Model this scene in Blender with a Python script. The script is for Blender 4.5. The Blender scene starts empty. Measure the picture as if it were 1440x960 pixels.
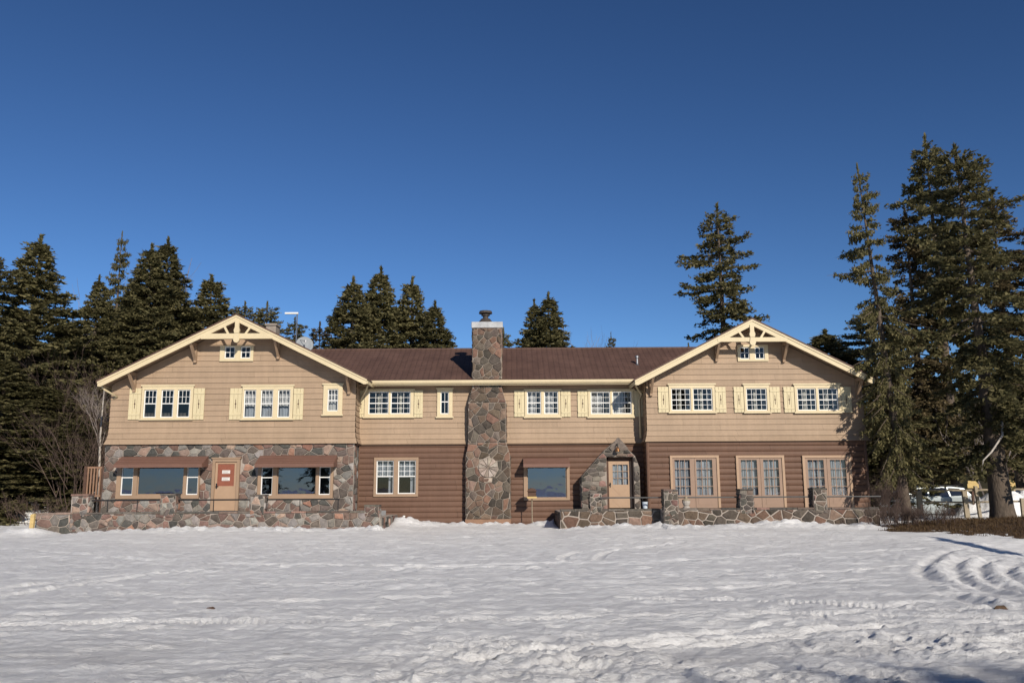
import bpy, math, random
import numpy as np
from mathutils import Vector, Matrix
SC = bpy.context.scene
COL = SC.collection
R = math.radians
# ------------------------------------------------------------------ camera
F = 1200.0; CAMZ = 1.6
pitch = math.atan(208.0/1200.0); roll = 5.0/900.0
Xv = Vector((1,0,0)); fwd = Vector((0,math.cos(pitch),math.sin(pitch))); upv = Vector((0,-math.sin(pitch),math.cos(pitch)))
rt_ = Xv*math.cos(roll) - upv*math.sin(roll); up_ = upv*math.cos(roll) + Xv*math.sin(roll)
cam = bpy.data.cameras.new('camera'); co = bpy.data.objects.new('camera', cam); COL.objects.link(co)
cam.sensor_width = 36; cam.lens = 36*F/1440; cam.clip_end = 3000; cam.clip_start = .1
m = Matrix((rt_, up_, -fwd)).transposed().to_4x4(); m.translation = (0,0,CAMZ); co.matrix_world = m
SC.camera = co
def ray(px, py): return fwd + rt_*((px-720)/F) + up_*((480-py)/F)
def at(px, py, Y):
    d = ray(px, py); t = Y/d.y; return (d.x*t, CAMZ+d.z*t)
def gx(px, py, Y): return at(px, py, Y)[0]
def gz(px, py, Y): return at(px, py, Y)[1]
def ground_at(px, py, z=0):
    d = ray(px, py); t = (z-CAMZ)/d.z; return (d.x*t, d.y*t)
# ------------------------------------------------------------------ mesh builder
ORIG = {}
class MB:
    def __init__(s): s.v=[]; s.f=[]; s.mi=[]; s.c=[]; s.m=0; s.col=(1,1,1)
    def face(s, pts):
        n=len(s.v); s.v += [tuple(p) for p in pts]; s.f.append(tuple(range(n,n+len(pts)))); s.mi.append(s.m); s.c.append(s.col)
    def idx(s, vs, fs):
        n=len(s.v); s.v += [tuple(p) for p in vs]
        for f in fs: s.f.append(tuple(n+i for i in f)); s.mi.append(s.m); s.c.append(s.col)
    def box(s, x0,x1,y0,y1,z0,z1):
        if x0>x1: x0,x1=x1,x0
        if y0>y1: y0,y1=y1,y0
        if z0>z1: z0,z1=z1,z0
        s.idx([(x0,y0,z0),(x1,y0,z0),(x1,y1,z0),(x0,y1,z0),(x0,y0,z1),(x1,y0,z1),(x1,y1,z1),(x0,y1,z1)],
              [(0,3,2,1),(4,5,6,7),(0,1,5,4),(1,2,6,5),(2,3,7,6),(3,0,4,7)])
    def prism(s, poly, y0, y1):       # poly in XZ, counterclockwise seen from -Y
        n=len(poly)
        vs=[(p[0],y0,p[1]) for p in poly]+[(p[0],y1,p[1]) for p in poly]
        fs=[tuple(range(n)), tuple(range(2*n-1,n-1,-1))]+[(i,i+n,(i+1)%n+n,(i+1)%n) for i in range(n)]
        s.idx(vs, fs)
    def prismx(s, poly, x0, x1):      # poly in YZ
        n=len(poly)
        vs=[(x0,p[0],p[1]) for p in poly]+[(x1,p[0],p[1]) for p in poly]
        fs=[tuple(range(n)), tuple(range(2*n-1,n-1,-1))]+[(i,i+n,(i+1)%n+n,(i+1)%n) for i in range(n)]
        s.idx(vs, fs)
    def tube(s, pts, r, n=8, cap=True):
        pts=[Vector(p) for p in pts]; rings=[]
        rr = r if isinstance(r,(list,tuple)) else [r]*len(pts)
        for i,p in enumerate(pts):
            d=(pts[min(i+1,len(pts)-1)]-pts[max(i-1,0)]).normalized()
            a=d.orthogonal().normalized() if abs(d.z)>.95 else d.cross(Vector((0,0,1))).normalized()
            b=d.cross(a)
            rings.append([p+a*math.cos(2*math.pi*k/n)*rr[i]+b*math.sin(2*math.pi*k/n)*rr[i] for k in range(n)])
        vs=[q for g in rings for q in g]; fs=[]
        for i in range(len(pts)-1):
            for k in range(n): fs.append((i*n+k,i*n+(k+1)%n,(i+1)*n+(k+1)%n,(i+1)*n+k))
        if cap: fs += [tuple(range(n-1,-1,-1)), tuple((len(pts)-1)*n+k for k in range(n))]
        s.idx(vs,fs)
    def lathe(s, prof, c, n=20):
        vs=[]; fs=[]
        for (r,z) in prof:
            for k in range(n): a=2*math.pi*k/n; vs.append((c[0]+r*math.cos(a),c[1]+r*math.sin(a),c[2]+z))
        for i in range(len(prof)-1):
            for k in range(n): fs.append((i*n+k,i*n+(k+1)%n,(i+1)*n+(k+1)%n,(i+1)*n+k))
        fs += [tuple(range(n-1,-1,-1)), tuple((len(prof)-1)*n+k for k in range(n))]
        s.idx(vs,fs)
    def build(s, name, mats, parent=None, smooth=False, colors=False, bevel=0, fix=False):
        o0 = ORIG.get(parent.name,(0,0,0)) if parent else (0,0,0)
        me=bpy.data.meshes.new(name); me.from_pydata([(a-o0[0],b-o0[1],c-o0[2]) for a,b,c in s.v],[],s.f)
        if not isinstance(mats,(list,tuple)): mats=[mats]
        for q in mats: me.materials.append(q)
        me.polygons.foreach_set('material_index', s.mi)
        if smooth: me.polygons.foreach_set('use_smooth',[True]*len(s.f))
        if colors:
            ca=me.color_attributes.new('tint','FLOAT_COLOR','CORNER')
            arr=[]
            for f,c in zip(s.f,s.c): arr += [c[0],c[1],c[2],1]*len(f)
            ca.data.foreach_set('color',arr)
        if fix:
            import bmesh
            b=bmesh.new(); b.from_mesh(me); bmesh.ops.recalc_face_normals(b,faces=b.faces); b.to_mesh(me); b.free()
        me.update()
        o=bpy.data.objects.new(name, me); COL.objects.link(o)
        if parent: o.parent=parent; ORIG[o.name]=o0
        if bevel:
            md=o.modifiers.new('bevel','BEVEL'); md.width=bevel; md.segments=2; md.limit_method='ANGLE'
        return o
def tag(o,label=None,cat=None,group=None,kind=None):
    if label: o['label']=label
    if cat: o['category']=cat
    if group: o['group']=group
    if kind: o['kind']=kind
    return o
def empty(name, loc, label, cat, group=None):
    o=bpy.data.objects.new(name,None); COL.objects.link(o); o.location=loc; o.empty_display_size=.2
    ORIG[o.name]=tuple(loc); return tag(o,label,cat,group)
# ------------------------------------------------------------------ materials
def newmat(name):
    mt=bpy.data.materials.new(name); mt.use_nodes=True; nt=mt.node_tree; b=nt.nodes['Principled BSDF']; return mt,nt,b
def mat(name, col, rough=.7, var=.12, scale=(3,3,3), bump=0., bscale=(40,40,40), metal=0., spec=.3, var2=0., coat=0):
    col=tuple(c*.85 for c in col); mt,nt,b=newmat(name); N=nt.nodes.new; L=nt.links.new
    tc=N('ShaderNodeTexCoord'); mp=N('ShaderNodeMapping'); mp.inputs['Scale'].default_value=scale; L(tc.outputs['Object'],mp.inputs[0])
    no=N('ShaderNodeTexNoise'); no.inputs['Scale'].default_value=1; no.inputs['Detail'].default_value=6; no.inputs['Roughness'].default_value=.65; L(mp.outputs[0],no.inputs['Vector'])
    mr=N('ShaderNodeMapRange'); mr.inputs[1].default_value=.3; mr.inputs[2].default_value=.7; mr.inputs[3].default_value=1-var; mr.inputs[4].default_value=1+var; L(no.outputs[0],mr.inputs[0])
    mx=N('ShaderNodeVectorMath'); mx.operation='SCALE'; mx.inputs[0].default_value=col; L(mr.outputs[0],mx.inputs['Scale']); 
    L(mx.outputs[0],b.inputs['Base Color'])
    b.inputs['Roughness'].default_value=rough; b.inputs['Metallic'].default_value=metal; b.inputs['Specular IOR Level'].default_value=spec
    b.inputs['Coat Weight'].default_value=coat
    if bump:
        m2=N('ShaderNodeMapping'); m2.inputs['Scale'].default_value=bscale; L(tc.outputs['Object'],m2.inputs[0])
        n2=N('ShaderNodeTexNoise'); n2.inputs['Scale'].default_value=1; n2.inputs['Detail'].default_value=5; L(m2.outputs[0],n2.inputs['Vector'])
        bp=N('ShaderNodeBump'); bp.inputs['Strength'].default_value=1; bp.inputs['Distance'].default_value=bump; L(n2.outputs[0],bp.inputs['Height']); L(bp.outputs[0],b.inputs['Normal'])
    return mt
def boardmat(name,col,z0,rev,rough,joint):
    col=tuple(c*.85 for c in col); mt,nt,b=newmat(name); N=nt.nodes.new; L=nt.links.new
    tc=N('ShaderNodeTexCoord'); sx=N('ShaderNodeSeparateXYZ'); L(tc.outputs['Object'],sx.inputs[0])
    def M_(op,a,c=None,d=None):
        n=N('ShaderNodeMath'); n.operation=op
        for k,v in enumerate((a,c,d)):
            if v is None: continue
            if isinstance(v,(int,float)): n.inputs[k].default_value=v
            else: L(v,n.inputs[k])
        return n.outputs[0]
    bid=M_('FLOOR',M_('DIVIDE',M_('SUBTRACT',sx.outputs[2],z0),rev))
    wn=N('ShaderNodeTexWhiteNoise'); wn.noise_dimensions='1D'; L(bid,wn.inputs['W'])
    u=M_('ADD',M_('DIVIDE',M_('ADD',sx.outputs[0],sx.outputs[1]),4.3),M_('MULTIPLY',wn.outputs[0],7.)); seg=M_('FLOOR',u); fr=M_('FRACT',u)
    w2=N('ShaderNodeTexWhiteNoise'); w2.noise_dimensions='2D'; cx=N('ShaderNodeCombineXYZ'); L(bid,cx.inputs[0]); L(seg,cx.inputs[1]); L(cx.outputs[0],w2.inputs['Vector'])
    k=M_('ADD',M_('MULTIPLY',w2.outputs[0],.10),.95)
    jn=M_('SUBTRACT',1.,M_('MULTIPLY',M_('LESS_THAN',fr,.0035),joint)); k=M_('MULTIPLY',k,jn)
    for sc,det,lo,hi,a0,a1 in (((1.1,1.1,.35),6,.90,1.07,.3,.7),((9,9,.9),4,.93,1.05,.3,.7),((.5,.5,14),5,.95,1.05,.3,.7)):
        mp=N('ShaderNodeMapping'); mp.inputs['Scale'].default_value=sc; L(tc.outputs['Object'],mp.inputs[0]); n=N('ShaderNodeTexNoise'); n.inputs['Scale'].default_value=1; n.inputs['Detail'].default_value=det; n.inputs['Roughness'].default_value=.65; L(mp.outputs[0],n.inputs['Vector'])
        mr=N('ShaderNodeMapRange'); mr.inputs[1].default_value=a0; mr.inputs[2].default_value=a1; mr.inputs[3].default_value=lo; mr.inputs[4].default_value=hi; L(n.outputs[0],mr.inputs[0]); k=M_('MULTIPLY',k,mr.outputs[0])
    v=N('ShaderNodeVectorMath'); v.operation='SCALE'; v.inputs[0].default_value=col; L(k,v.inputs['Scale']); L(v.outputs[0],b.inputs['Base Color'])
    mp=N('ShaderNodeMapping'); mp.inputs['Scale'].default_value=(2,2,70); L(tc.outputs['Object'],mp.inputs[0]); n=N('ShaderNodeTexNoise'); n.inputs['Scale'].default_value=1; L(mp.outputs[0],n.inputs['Vector'])
    bp=N('ShaderNodeBump'); bp.inputs['Distance'].default_value=.004; L(n.outputs[0],bp.inputs['Height']); L(bp.outputs[0],b.inputs['Normal'])
    b.inputs['Roughness'].default_value=rough; b.inputs['Specular IOR Level'].default_value=.25; return mt
M={}
M['siding']=None
M['log']=boardmat('brown_painted_log_siding',(.150,.084,.057),-.25,.228,.6,.5)
M['cream']=mat('cream_paint',(.64,.535,.345),.5,.06,(2,2,2),.002,(6,6,40))
M['cream_sh']=mat('cream_shutter_paint',(.62,.53,.335),.5,.07,(3,3,1),.002,(30,6,6))
M['tan']=mat('tan_trim_paint',(.33,.225,.15),.5,.08,(2,2,2),.002,(10,10,30))
M['soffit']=mat('tan_soffit',(.34,.235,.155),.7,.08,(2,2,2),.003,(30,2,30))
M['white']=mat('white_sash_paint',(.78,.78,.76),.45,.05)
M['awn']=mat('brown_awning_metal',(.18,.095,.07),.5,.1,(2,8,8),0)
M['doorp']=mat('beige_door_paint',(.41,.275,.18),.45,.06)
M['redpane']=mat('red_brown_door_screen',(.26,.09,.055),.4,.15,(6,6,6))
M['paper']=mat('white_notice_paper',(.75,.72,.68),.7,.05)
M['ink']=mat('dark_ink',(.12,.1,.1),.7,.05)
M['black']=mat('black_iron',(.02,.02,.022),.5,.2)
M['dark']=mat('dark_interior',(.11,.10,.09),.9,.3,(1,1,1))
M['curtain']=mat('pale_curtain',(.55,.55,.55),.9,.15,(12,12,1.5))
M['curtain2']=mat('cream_curtain',(.52,.50,.43),.9,.15,(12,12,1.5))
M['curtainb']=mat('blue_grey_curtain',(.36,.39,.44),.9,.3,(14,14,1.2))
M['mortar']=mat('pale_mortar',(.37,.32,.28),.9,.18,(5,5,5),.01,(30,30,30))
M['mortar_dark']=mat('weathered_mortar',(.31,.265,.225),.9,.2,(5,5,5),.01,(30,30,30))
M['concrete']=mat('grey_concrete',(.42,.43,.44),.85,.2,(4,4,4),.008,(20,20,20))
M['dishp']=mat('grey_dish_paint',(.27,.29,.31),.6,.1)
M['plinth']=mat('tan_plinth_paint',(.27,.16,.105),.8,.15,(3,3,3),.006,(15,15,15))
M['metal']=mat('weathered_metal',(.35,.35,.36),.35,.2,(6,6,6),0,metal=.8)
M['flue']=mat('sooty_flue_metal',(.06,.05,.045),.6,.3,(6,6,6))
M['wood']=mat('weathered_wood',(.30,.25,.18),.8,.25,(3,3,12),.005,(20,20,60))
M['yellowwood']=mat('yellow_wood',(.55,.40,.17),.8,.15,(3,3,12),.004,(20,20,60))
M['brownwood']=mat('dark_brown_wood',(.09,.05,.035),.8,.25,(3,3,12),.005,(20,20,60))
M['bark']=mat('spruce_bark',(.11,.085,.065),.9,.35,(10,10,4),.03,(18,18,6))
M['birch']=mat('pale_bark',(.42,.38,.34),.8,.3,(6,6,12),.005,(20,20,20))
M['railg']=mat('dark_grey_rail_paint',(.09,.09,.09),.5,.15)
M['twig']=mat('bare_brown_twigs',(.115,.08,.066),.9,.3,(4,4,4))
M['twig2']=mat('grey_bare_twigs',(.26,.22,.2),.9,.3,(4,4,4))
M['rubber']=mat('tyre_rubber',(.02,.02,.02),.8,.2)
M['carpaint']=mat('silver_car_paint',(.40,.45,.47),.28,.05,(1,1,1),metal=.15,spec=.6,coat=.6)
M['redlamp']=mat('red_lamp_plastic',(.45,.02,.03),.2,.05,spec=.6)
M['chrome']=mat('clear_lamp_plastic',(.75,.77,.78),.12,.05,metal=.5)
M['copper']=mat('copper_lamp_metal',(.5,.26,.12),.3,.1,metal=.9)
M['amber']=mat('amber_painted_wood',(.55,.27,.06),.7,.15,(2,2,9))
M['bluegl']=mat('blue_glazed_wall',(.12,.25,.34),.25,.2,(2,2,2))
M['bluew']=mat('blue_white_bucket',(.55,.62,.7),.5,.15,(8,8,8))
M['cardoor']=mat('car_dark_trim',(.02,.022,.025),.5,.1)
def glass(name, tint, refl, gc=(.8,.9,1)):
    mt=bpy.data.materials.new(name); mt.use_nodes=True; nt=mt.node_tree; nt.nodes.clear(); N=nt.nodes.new; L=nt.links.new
    o=N('ShaderNodeOutputMaterial'); mx=N('ShaderNodeMixShader'); tr=N('ShaderNodeBsdfTransparent'); gl=N('ShaderNodeBsdfGlossy'); fr=N('ShaderNodeFresnel')
    tr.inputs[0].default_value=(*tint,1); gl.inputs['Roughness'].default_value=.015; gl.inputs[0].default_value=(*gc,1); fr.inputs[0].default_value=1.52
    no=N('ShaderNodeTexNoise'); no.inputs['Scale'].default_value=1.3; tc=N('ShaderNodeTexCoord'); L(tc.outputs['Object'],no.inputs['Vector'])
    bp=N('ShaderNodeBump'); bp.inputs['Distance'].default_value=.003; L(no.outputs[0],bp.inputs['Height']); L(bp.outputs[0],gl.inputs['Normal'])
    mu=N('ShaderNodeMath'); mu.operation='MULTIPLY'; mu.use_clamp=True; mu.inputs[1].default_value=refl; L(fr.outputs[0],mu.inputs[0])
    L(mu.outputs[0],mx.inputs[0]); L(tr.outputs[0],mx.inputs[1]); L(gl.outputs[0],mx.inputs[2]); L(mx.outputs[0],o.inputs[0]); return mt
M['glass']=glass('window_glass',(.80,.82,.83),1.1,(1,.9,.85))
M['glass_dark']=glass('sky_tinted_picture_glass',(.35,.5,.6),4.2,(.56,.66,1.0))  # blue of the reflected sky is put into the gloss colour
M['carglass']=glass('car_glass',(.12,.12,.12),2.0)
# stone: colour attribute + noise mottling
def stonemat():
    mt,nt,b=newmat('field_stone'); N=nt.nodes.new; L=nt.links.new
    at_=N('ShaderNodeVertexColor'); at_.layer_name='tint'
    tc=N('ShaderNodeTexCoord'); no=N('ShaderNodeTexNoise'); no.inputs['Scale'].default_value=7; no.inputs['Detail'].default_value=8; no.inputs['Roughness'].default_value=.7; L(tc.outputs['Object'],no.inputs['Vector'])
    mr=N('ShaderNodeMapRange'); mr.inputs[1].default_value=.25; mr.inputs[2].default_value=.75; mr.inputs[3].default_value=.5; mr.inputs[4].default_value=1.25; L(no.outputs[0],mr.inputs[0])
    sc=N('ShaderNodeVectorMath'); sc.operation='SCALE'; L(at_.outputs[0],sc.inputs[0]); L(mr.outputs[0],sc.inputs['Scale']); L(sc.outputs[0],b.inputs['Base Color'])
    n2=N('ShaderNodeTexNoise'); n2.inputs['Scale'].default_value=14; n2.inputs['Detail'].default_value=6; L(tc.outputs['Object'],n2.inputs['Vector'])
    bp=N('ShaderNodeBump'); bp.inputs['Distance'].default_value=.025; L(n2.outputs[0],bp.inputs['Height']); L(bp.outputs[0],b.inputs['Normal'])
    b.inputs['Roughness'].default_value=.85; b.inputs['Specular IOR Level'].default_value=.2; return mt
M['stone']=stonemat()
def roofmat():
    mt,nt,b=newmat('brown_metal_roof'); N=nt.nodes.new; L=nt.links.new
    tc=N('ShaderNodeTexCoord'); sx=N('ShaderNodeSeparateXYZ'); L(tc.outputs['Object'],sx.inputs[0])
    def wave(out,freq,sharp):
        m1=N('ShaderNodeMath'); m1.operation='MULTIPLY'; m1.inputs[1].default_value=freq; L(out,m1.inputs[0])
        m2=N('ShaderNodeMath'); m2.operation='FRACT'; L(m1.outputs[0],m2.inputs[0])
        m3=N('ShaderNodeMath'); m3.operation='GREATER_THAN'; m3.inputs[1].default_value=sharp; L(m2.outputs[0],m3.inputs[0]); return m3.outputs[0],m2.outputs[0]
    a,af=wave(sx.outputs[0],1/.24,.82); c,cf=wave(sx.outputs[1],1/.33,.8)
    ad=N('ShaderNodeMath'); ad.operation='ADD'; L(a,ad.inputs[0]); L(cf,ad.inputs[1])
    bp=N('ShaderNodeBump'); bp.inputs['Distance'].default_value=.03; bp.inputs['Strength'].default_value=1; L(ad.outputs[0],bp.inputs['Height']); L(bp.outputs[0],b.inputs['Normal'])
    no=N('ShaderNodeTexNoise'); no.inputs['Scale'].default_value=.8; no.inputs['Detail'].default_value=7; no.inputs['Roughness'].default_value=.7; L(tc.outputs['Object'],no.inputs['Vector'])
    cr=N('ShaderNodeValToRGB'); cr.color_ramp.elements[0].color=(.070,.040,.032,1); cr.color_ramp.elements[1].color=(.118,.068,.053,1); cr.color_ramp.elements[0].position=.3; cr.color_ramp.elements[1].position=.7; L(no.outputs[0],cr.inputs[0]); mz=N('ShaderNodeMapRange'); mz.inputs[3].default_value=1; mz.inputs[4].default_value=.88; L(a,mz.inputs[0])
    n9=N('ShaderNodeTexNoise'); n9.inputs['Scale'].default_value=1; mp9=N('ShaderNodeMapping'); mp9.inputs['Scale'].default_value=(5,.5,.5); L(tc.outputs['Object'],mp9.inputs[0]); L(mp9.outputs[0],n9.inputs['Vector'])
    m9=N('ShaderNodeMapRange'); m9.inputs[1].default_value=.3; m9.inputs[2].default_value=.7; m9.inputs[3].default_value=.91; m9.inputs[4].default_value=1.07; L(n9.outputs[0],m9.inputs[0]); mm=N('ShaderNodeMath'); mm.operation='MULTIPLY'; L(mz.outputs[0],mm.inputs[0]); L(m9.outputs[0],mm.inputs[1])
    v9=N('ShaderNodeVectorMath'); v9.operation='SCALE'; L(cr.outputs[0],v9.inputs[0]); L(mm.outputs[0],v9.inputs['Scale']); L(v9.outputs[0],b.inputs['Base Color'])
    b.inputs['Roughness'].default_value=.6; b.inputs['Specular IOR Level'].default_value=.25; return mt
M['roof']=roofmat()
def snowmat():
    mt,nt,b=newmat('crusted_snow'); N=nt.nodes.new; L=nt.links.new
    tc=N('ShaderNodeTexCoord')
    def noise(scale,det,rough=.6):
        mp=N('ShaderNodeMapping'); mp.inputs['Scale'].default_value=scale; L(tc.outputs['Object'],mp.inputs[0])
        n=N('ShaderNodeTexNoise'); n.inputs['Scale'].default_value=1; n.inputs['Detail'].default_value=det; n.inputs['Roughness'].default_value=rough; L(mp.outputs[0],n.inputs['Vector']); return n.outputs[0]
    n1=noise((.9,4.2,1),9,.78)
    cr=N('ShaderNodeValToRGB'); e=cr.color_ramp.elements; e[0].position=.36; e[0].color=(.71,.71,.72,1); e[1].position=.6; e[1].color=(.97,.97,.965,1); L(n1,cr.inputs[0])
    at_=N('ShaderNodeVertexColor'); at_.layer_name='dirt'
    mx=N('ShaderNodeMix'); mx.data_type='RGBA'; L(at_.outputs[0],mx.inputs[0]); L(cr.outputs[0],mx.inputs[6]); mx.inputs[7].default_value=(.16,.12,.085,1)
    sp=noise((16,16,16),2,.5); sm=N('ShaderNodeMapRange'); sm.inputs[1].default_value=.73; sm.inputs[2].default_value=.76; sm.inputs[3].default_value=0; sm.inputs[4].default_value=.55; L(sp,sm.inputs[0])
    m3=N('ShaderNodeMix'); m3.data_type='RGBA'; L(sm.outputs[0],m3.inputs[0]); L(mx.outputs[2],m3.inputs[6]); m3.inputs[7].default_value=(.2,.15,.1,1)
    L(m3.outputs[2],b.inputs['Base Color'])
    n2=noise((3,8,5),9,.8); n3=noise((25,40,30),4,.7)
    b1=N('ShaderNodeBump'); b1.inputs['Distance'].default_value=.085; L(n2,b1.inputs['Height'])
    b2=N('ShaderNodeBump'); b2.inputs['Distance'].default_value=.012; L(n3,b2.inputs['Height']); L(b1.outputs[0],b2.inputs['Normal']); L(b2.outputs[0],b.inputs['Normal'])
    b.inputs['Roughness'].default_value=.55; b.inputs['Specular IOR Level'].default_value=.25; return mt
M['snow']=snowmat()
def folmat(name,c0,c1,c2):
    mt,nt,b=newmat(name); N=nt.nodes.new; L=nt.links.new
    ge=N('ShaderNodeNewGeometry'); cr=N('ShaderNodeValToRGB'); e=cr.color_ramp.elements; e[0].color=(*c0,1); e[1].color=(*c2,1); x=e.new(.6); x.color=(*c1,1)
    L(ge.outputs['Random Per Island'],cr.inputs[0])
    oi=N('ShaderNodeObjectInfo'); mr=N('ShaderNodeMapRange'); mr.inputs[3].default_value=.8; mr.inputs[4].default_value=1.2; L(oi.outputs['Random'],mr.inputs[0])
    sc=N('ShaderNodeVectorMath'); sc.operation='SCALE'; L(cr.outputs[0],sc.inputs[0]); L(mr.outputs[0],sc.inputs['Scale']); L(sc.outputs[0],b.inputs['Base Color'])
    b.inputs['Roughness'].default_value=.8; b.inputs['Specular IOR Level'].default_value=.15
    tl_=N('ShaderNodeBsdfTranslucent'); L(sc.outputs[0],tl_.inputs[0]); mx=N('ShaderNodeMixShader'); mx.inputs[0].default_value=.4; out=nt.nodes['Material Output']
    L(b.outputs[0],mx.inputs[1]); L(tl_.outputs[0],mx.inputs[2]); L(mx.outputs[0],out.inputs[0]); return mt
M['needle']=folmat('spruce_needles',(.08,.078,.036),(.15,.135,.062),(.23,.20,.10))
M['needle_br']=folmat('rusty_spruce_needles',(.065,.054,.03),(.13,.10,.052),(.21,.16,.085))
M['grass']=folmat('dead_grass_blades',(.07,.042,.024),(.12,.078,.042),(.19,.13,.07))
M['soil']=mat('brown_litter_soil',(.095,.06,.036),.95,.4,(3,3,3),.05,(14,14,14))
M['cardsnow']=M['snow']
# ------------------------------------------------------------------ planes & siding
def front(Y): return lambda u,off,z:(u,Y-off,z)
def sideL(X): return lambda u,off,z:(X-off,u,z)     # faces -X
def sideR(X): return lambda u,off,z:(X+off,u,z)     # faces +X
def siding(mb, pl, kind, z0, z1, xr, holes=(), rev=.235, flare=0., fz=.6, flip=False, caps=True):
    """xr(z)->(u0,u1)"""
    prof=[(0,.034),(1,.004)] if kind=='lap' else [(0,0),(.08,.022),(.22,.036),(.5,.044),(.8,.038),(.95,.022),(1,0)]
    def fl(z):
        t=max(0,1-(z-z0)/fz); return flare*t*t
    zs=[]; k=0
    while z0+k*rev<z1:
        a=z0+k*rev
        for (t0,o0),(t1,o1) in zip(prof[:-1],prof[1:]):
            za,zb=a+t0*rev,a+t1*rev
            cuts=sorted({za,min(zb,z1)}|{h for H in holes for h in (H[2],H[3]) if za<h<min(zb,z1)})
            for ca,cb in zip(cuts[:-1],cuts[1:]):
                if cb-ca<1e-5: continue
                zs.append((ca,o0+(o1-o0)*(ca-za)/(zb-za)+fl(ca),cb,o0+(o1-o0)*(cb-za)/(zb-za)+fl(cb)))
        if kind=='lap' and k>0: zs.append((a-1e-4,.004+fl(a),a,.034+fl(a)))
        k+=1
    for (za,oa,zb,ob) in zs:
        ua,ub=xr(za); va,vb=xr(zb)
        if ub-ua<.01: continue
        zm=(za+zb)/2; seg=[(None,None)]; ivs=sorted([(H[0],H[1]) for H in holes if H[2]<zm<H[3]])
        cur=None; pieces=[]; start=None
        for (h0,h1) in ivs: pieces.append((start,h0)); start=h1
        pieces.append((start,None))
        for (s,e) in pieces:
            a0=ua if s is None else max(s,ua); a1=ub if e is None else min(e,ub)
            b0=va if s is None else max(s,va); b1=vb if e is None else min(e,vb)
            if a1<=a0: continue
            P=[pl(a0,oa,za),pl(a1,oa,za),pl(b1,ob,zb),pl(b0,ob,zb)]
            mb.face(P[::-1] if flip else P)
    u0,u1=xr(z0); ff=.034+flare if kind=='lap' else .07
    mb.face([pl(u0,-.08,z0+.001),pl(u1,-.08,z0+.001),pl(u1,ff,z0+.001),pl(u0,ff,z0+.001)])
# ------------------------------------------------------------------ stones
def clip(poly,a,b,c):   # keep a*x+b*y<=c
    out=[]; n=len(poly)
    for i in range(n):
        p,q=poly[i],poly[(i+1)%n]; dp=a*p[0]+b*p[1]-c; dq=a*q[0]+b*q[1]-c
        if dp<=0: out.append(p)
        if (dp<0<dq) or (dq<0<dp):
            t=dp/(dp-dq); out.append((p[0]+(q[0]-p[0])*t,p[1]+(q[1]-p[1])*t))
    return out
def inset(poly,d):
    out=list(poly); n=len(poly); cx=sum(p[0] for p in poly)/n; cy=sum(p[1] for p in poly)/n
    res=list(poly)
    for i in range(n):
        p,q=poly[i],poly[(i+1)%n]; ex,ey=q[0]-p[0],q[1]-p[1]; l=math.hypot(ex,ey)
        if l<1e-6: continue
        nx,ny=ey/l,-ex/l
        if nx*(cx-p[0])+ny*(cy-p[1])>0: nx,ny=-nx,-ny
        res=clip(res,nx,ny,nx*p[0]+ny*p[1]-d)
        if len(res)<3: return []
    return res
PAL_WARM=[((.18,.11,.088),3),((.235,.165,.132),2.2),((.13,.105,.09),3.5),((.075,.072,.065),3.5),((.21,.19,.17),3),((.30,.155,.105),.7),((.33,.225,.17),.6),((.16,.10,.08),2.5),((.28,.26,.235),1.2)]
PAL_BROWN=[((.155,.098,.070),3),((.115,.082,.058),3),((.075,.062,.05),3.6),((.18,.10,.07),2),((.125,.10,.08),2),((.22,.15,.11),1)]
PAL_GREY=[((.13,.11,.09),3),((.09,.078,.066),3),((.16,.115,.09),2),((.18,.155,.13),2),((.23,.13,.105),.8),((.075,.068,.058),2)]
def pick(pal,rng):
    t=rng.random()*sum(w for _,w in pal)
    for c,w in pal:
        t-=w
        if t<=0: break
    k=rng.uniform(.75,1.25); g=sum(c)/3; return tuple(max(.01,(g+(ch-g)*.88)*k*rng.uniform(.97,1.03)) for ch in c)
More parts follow.
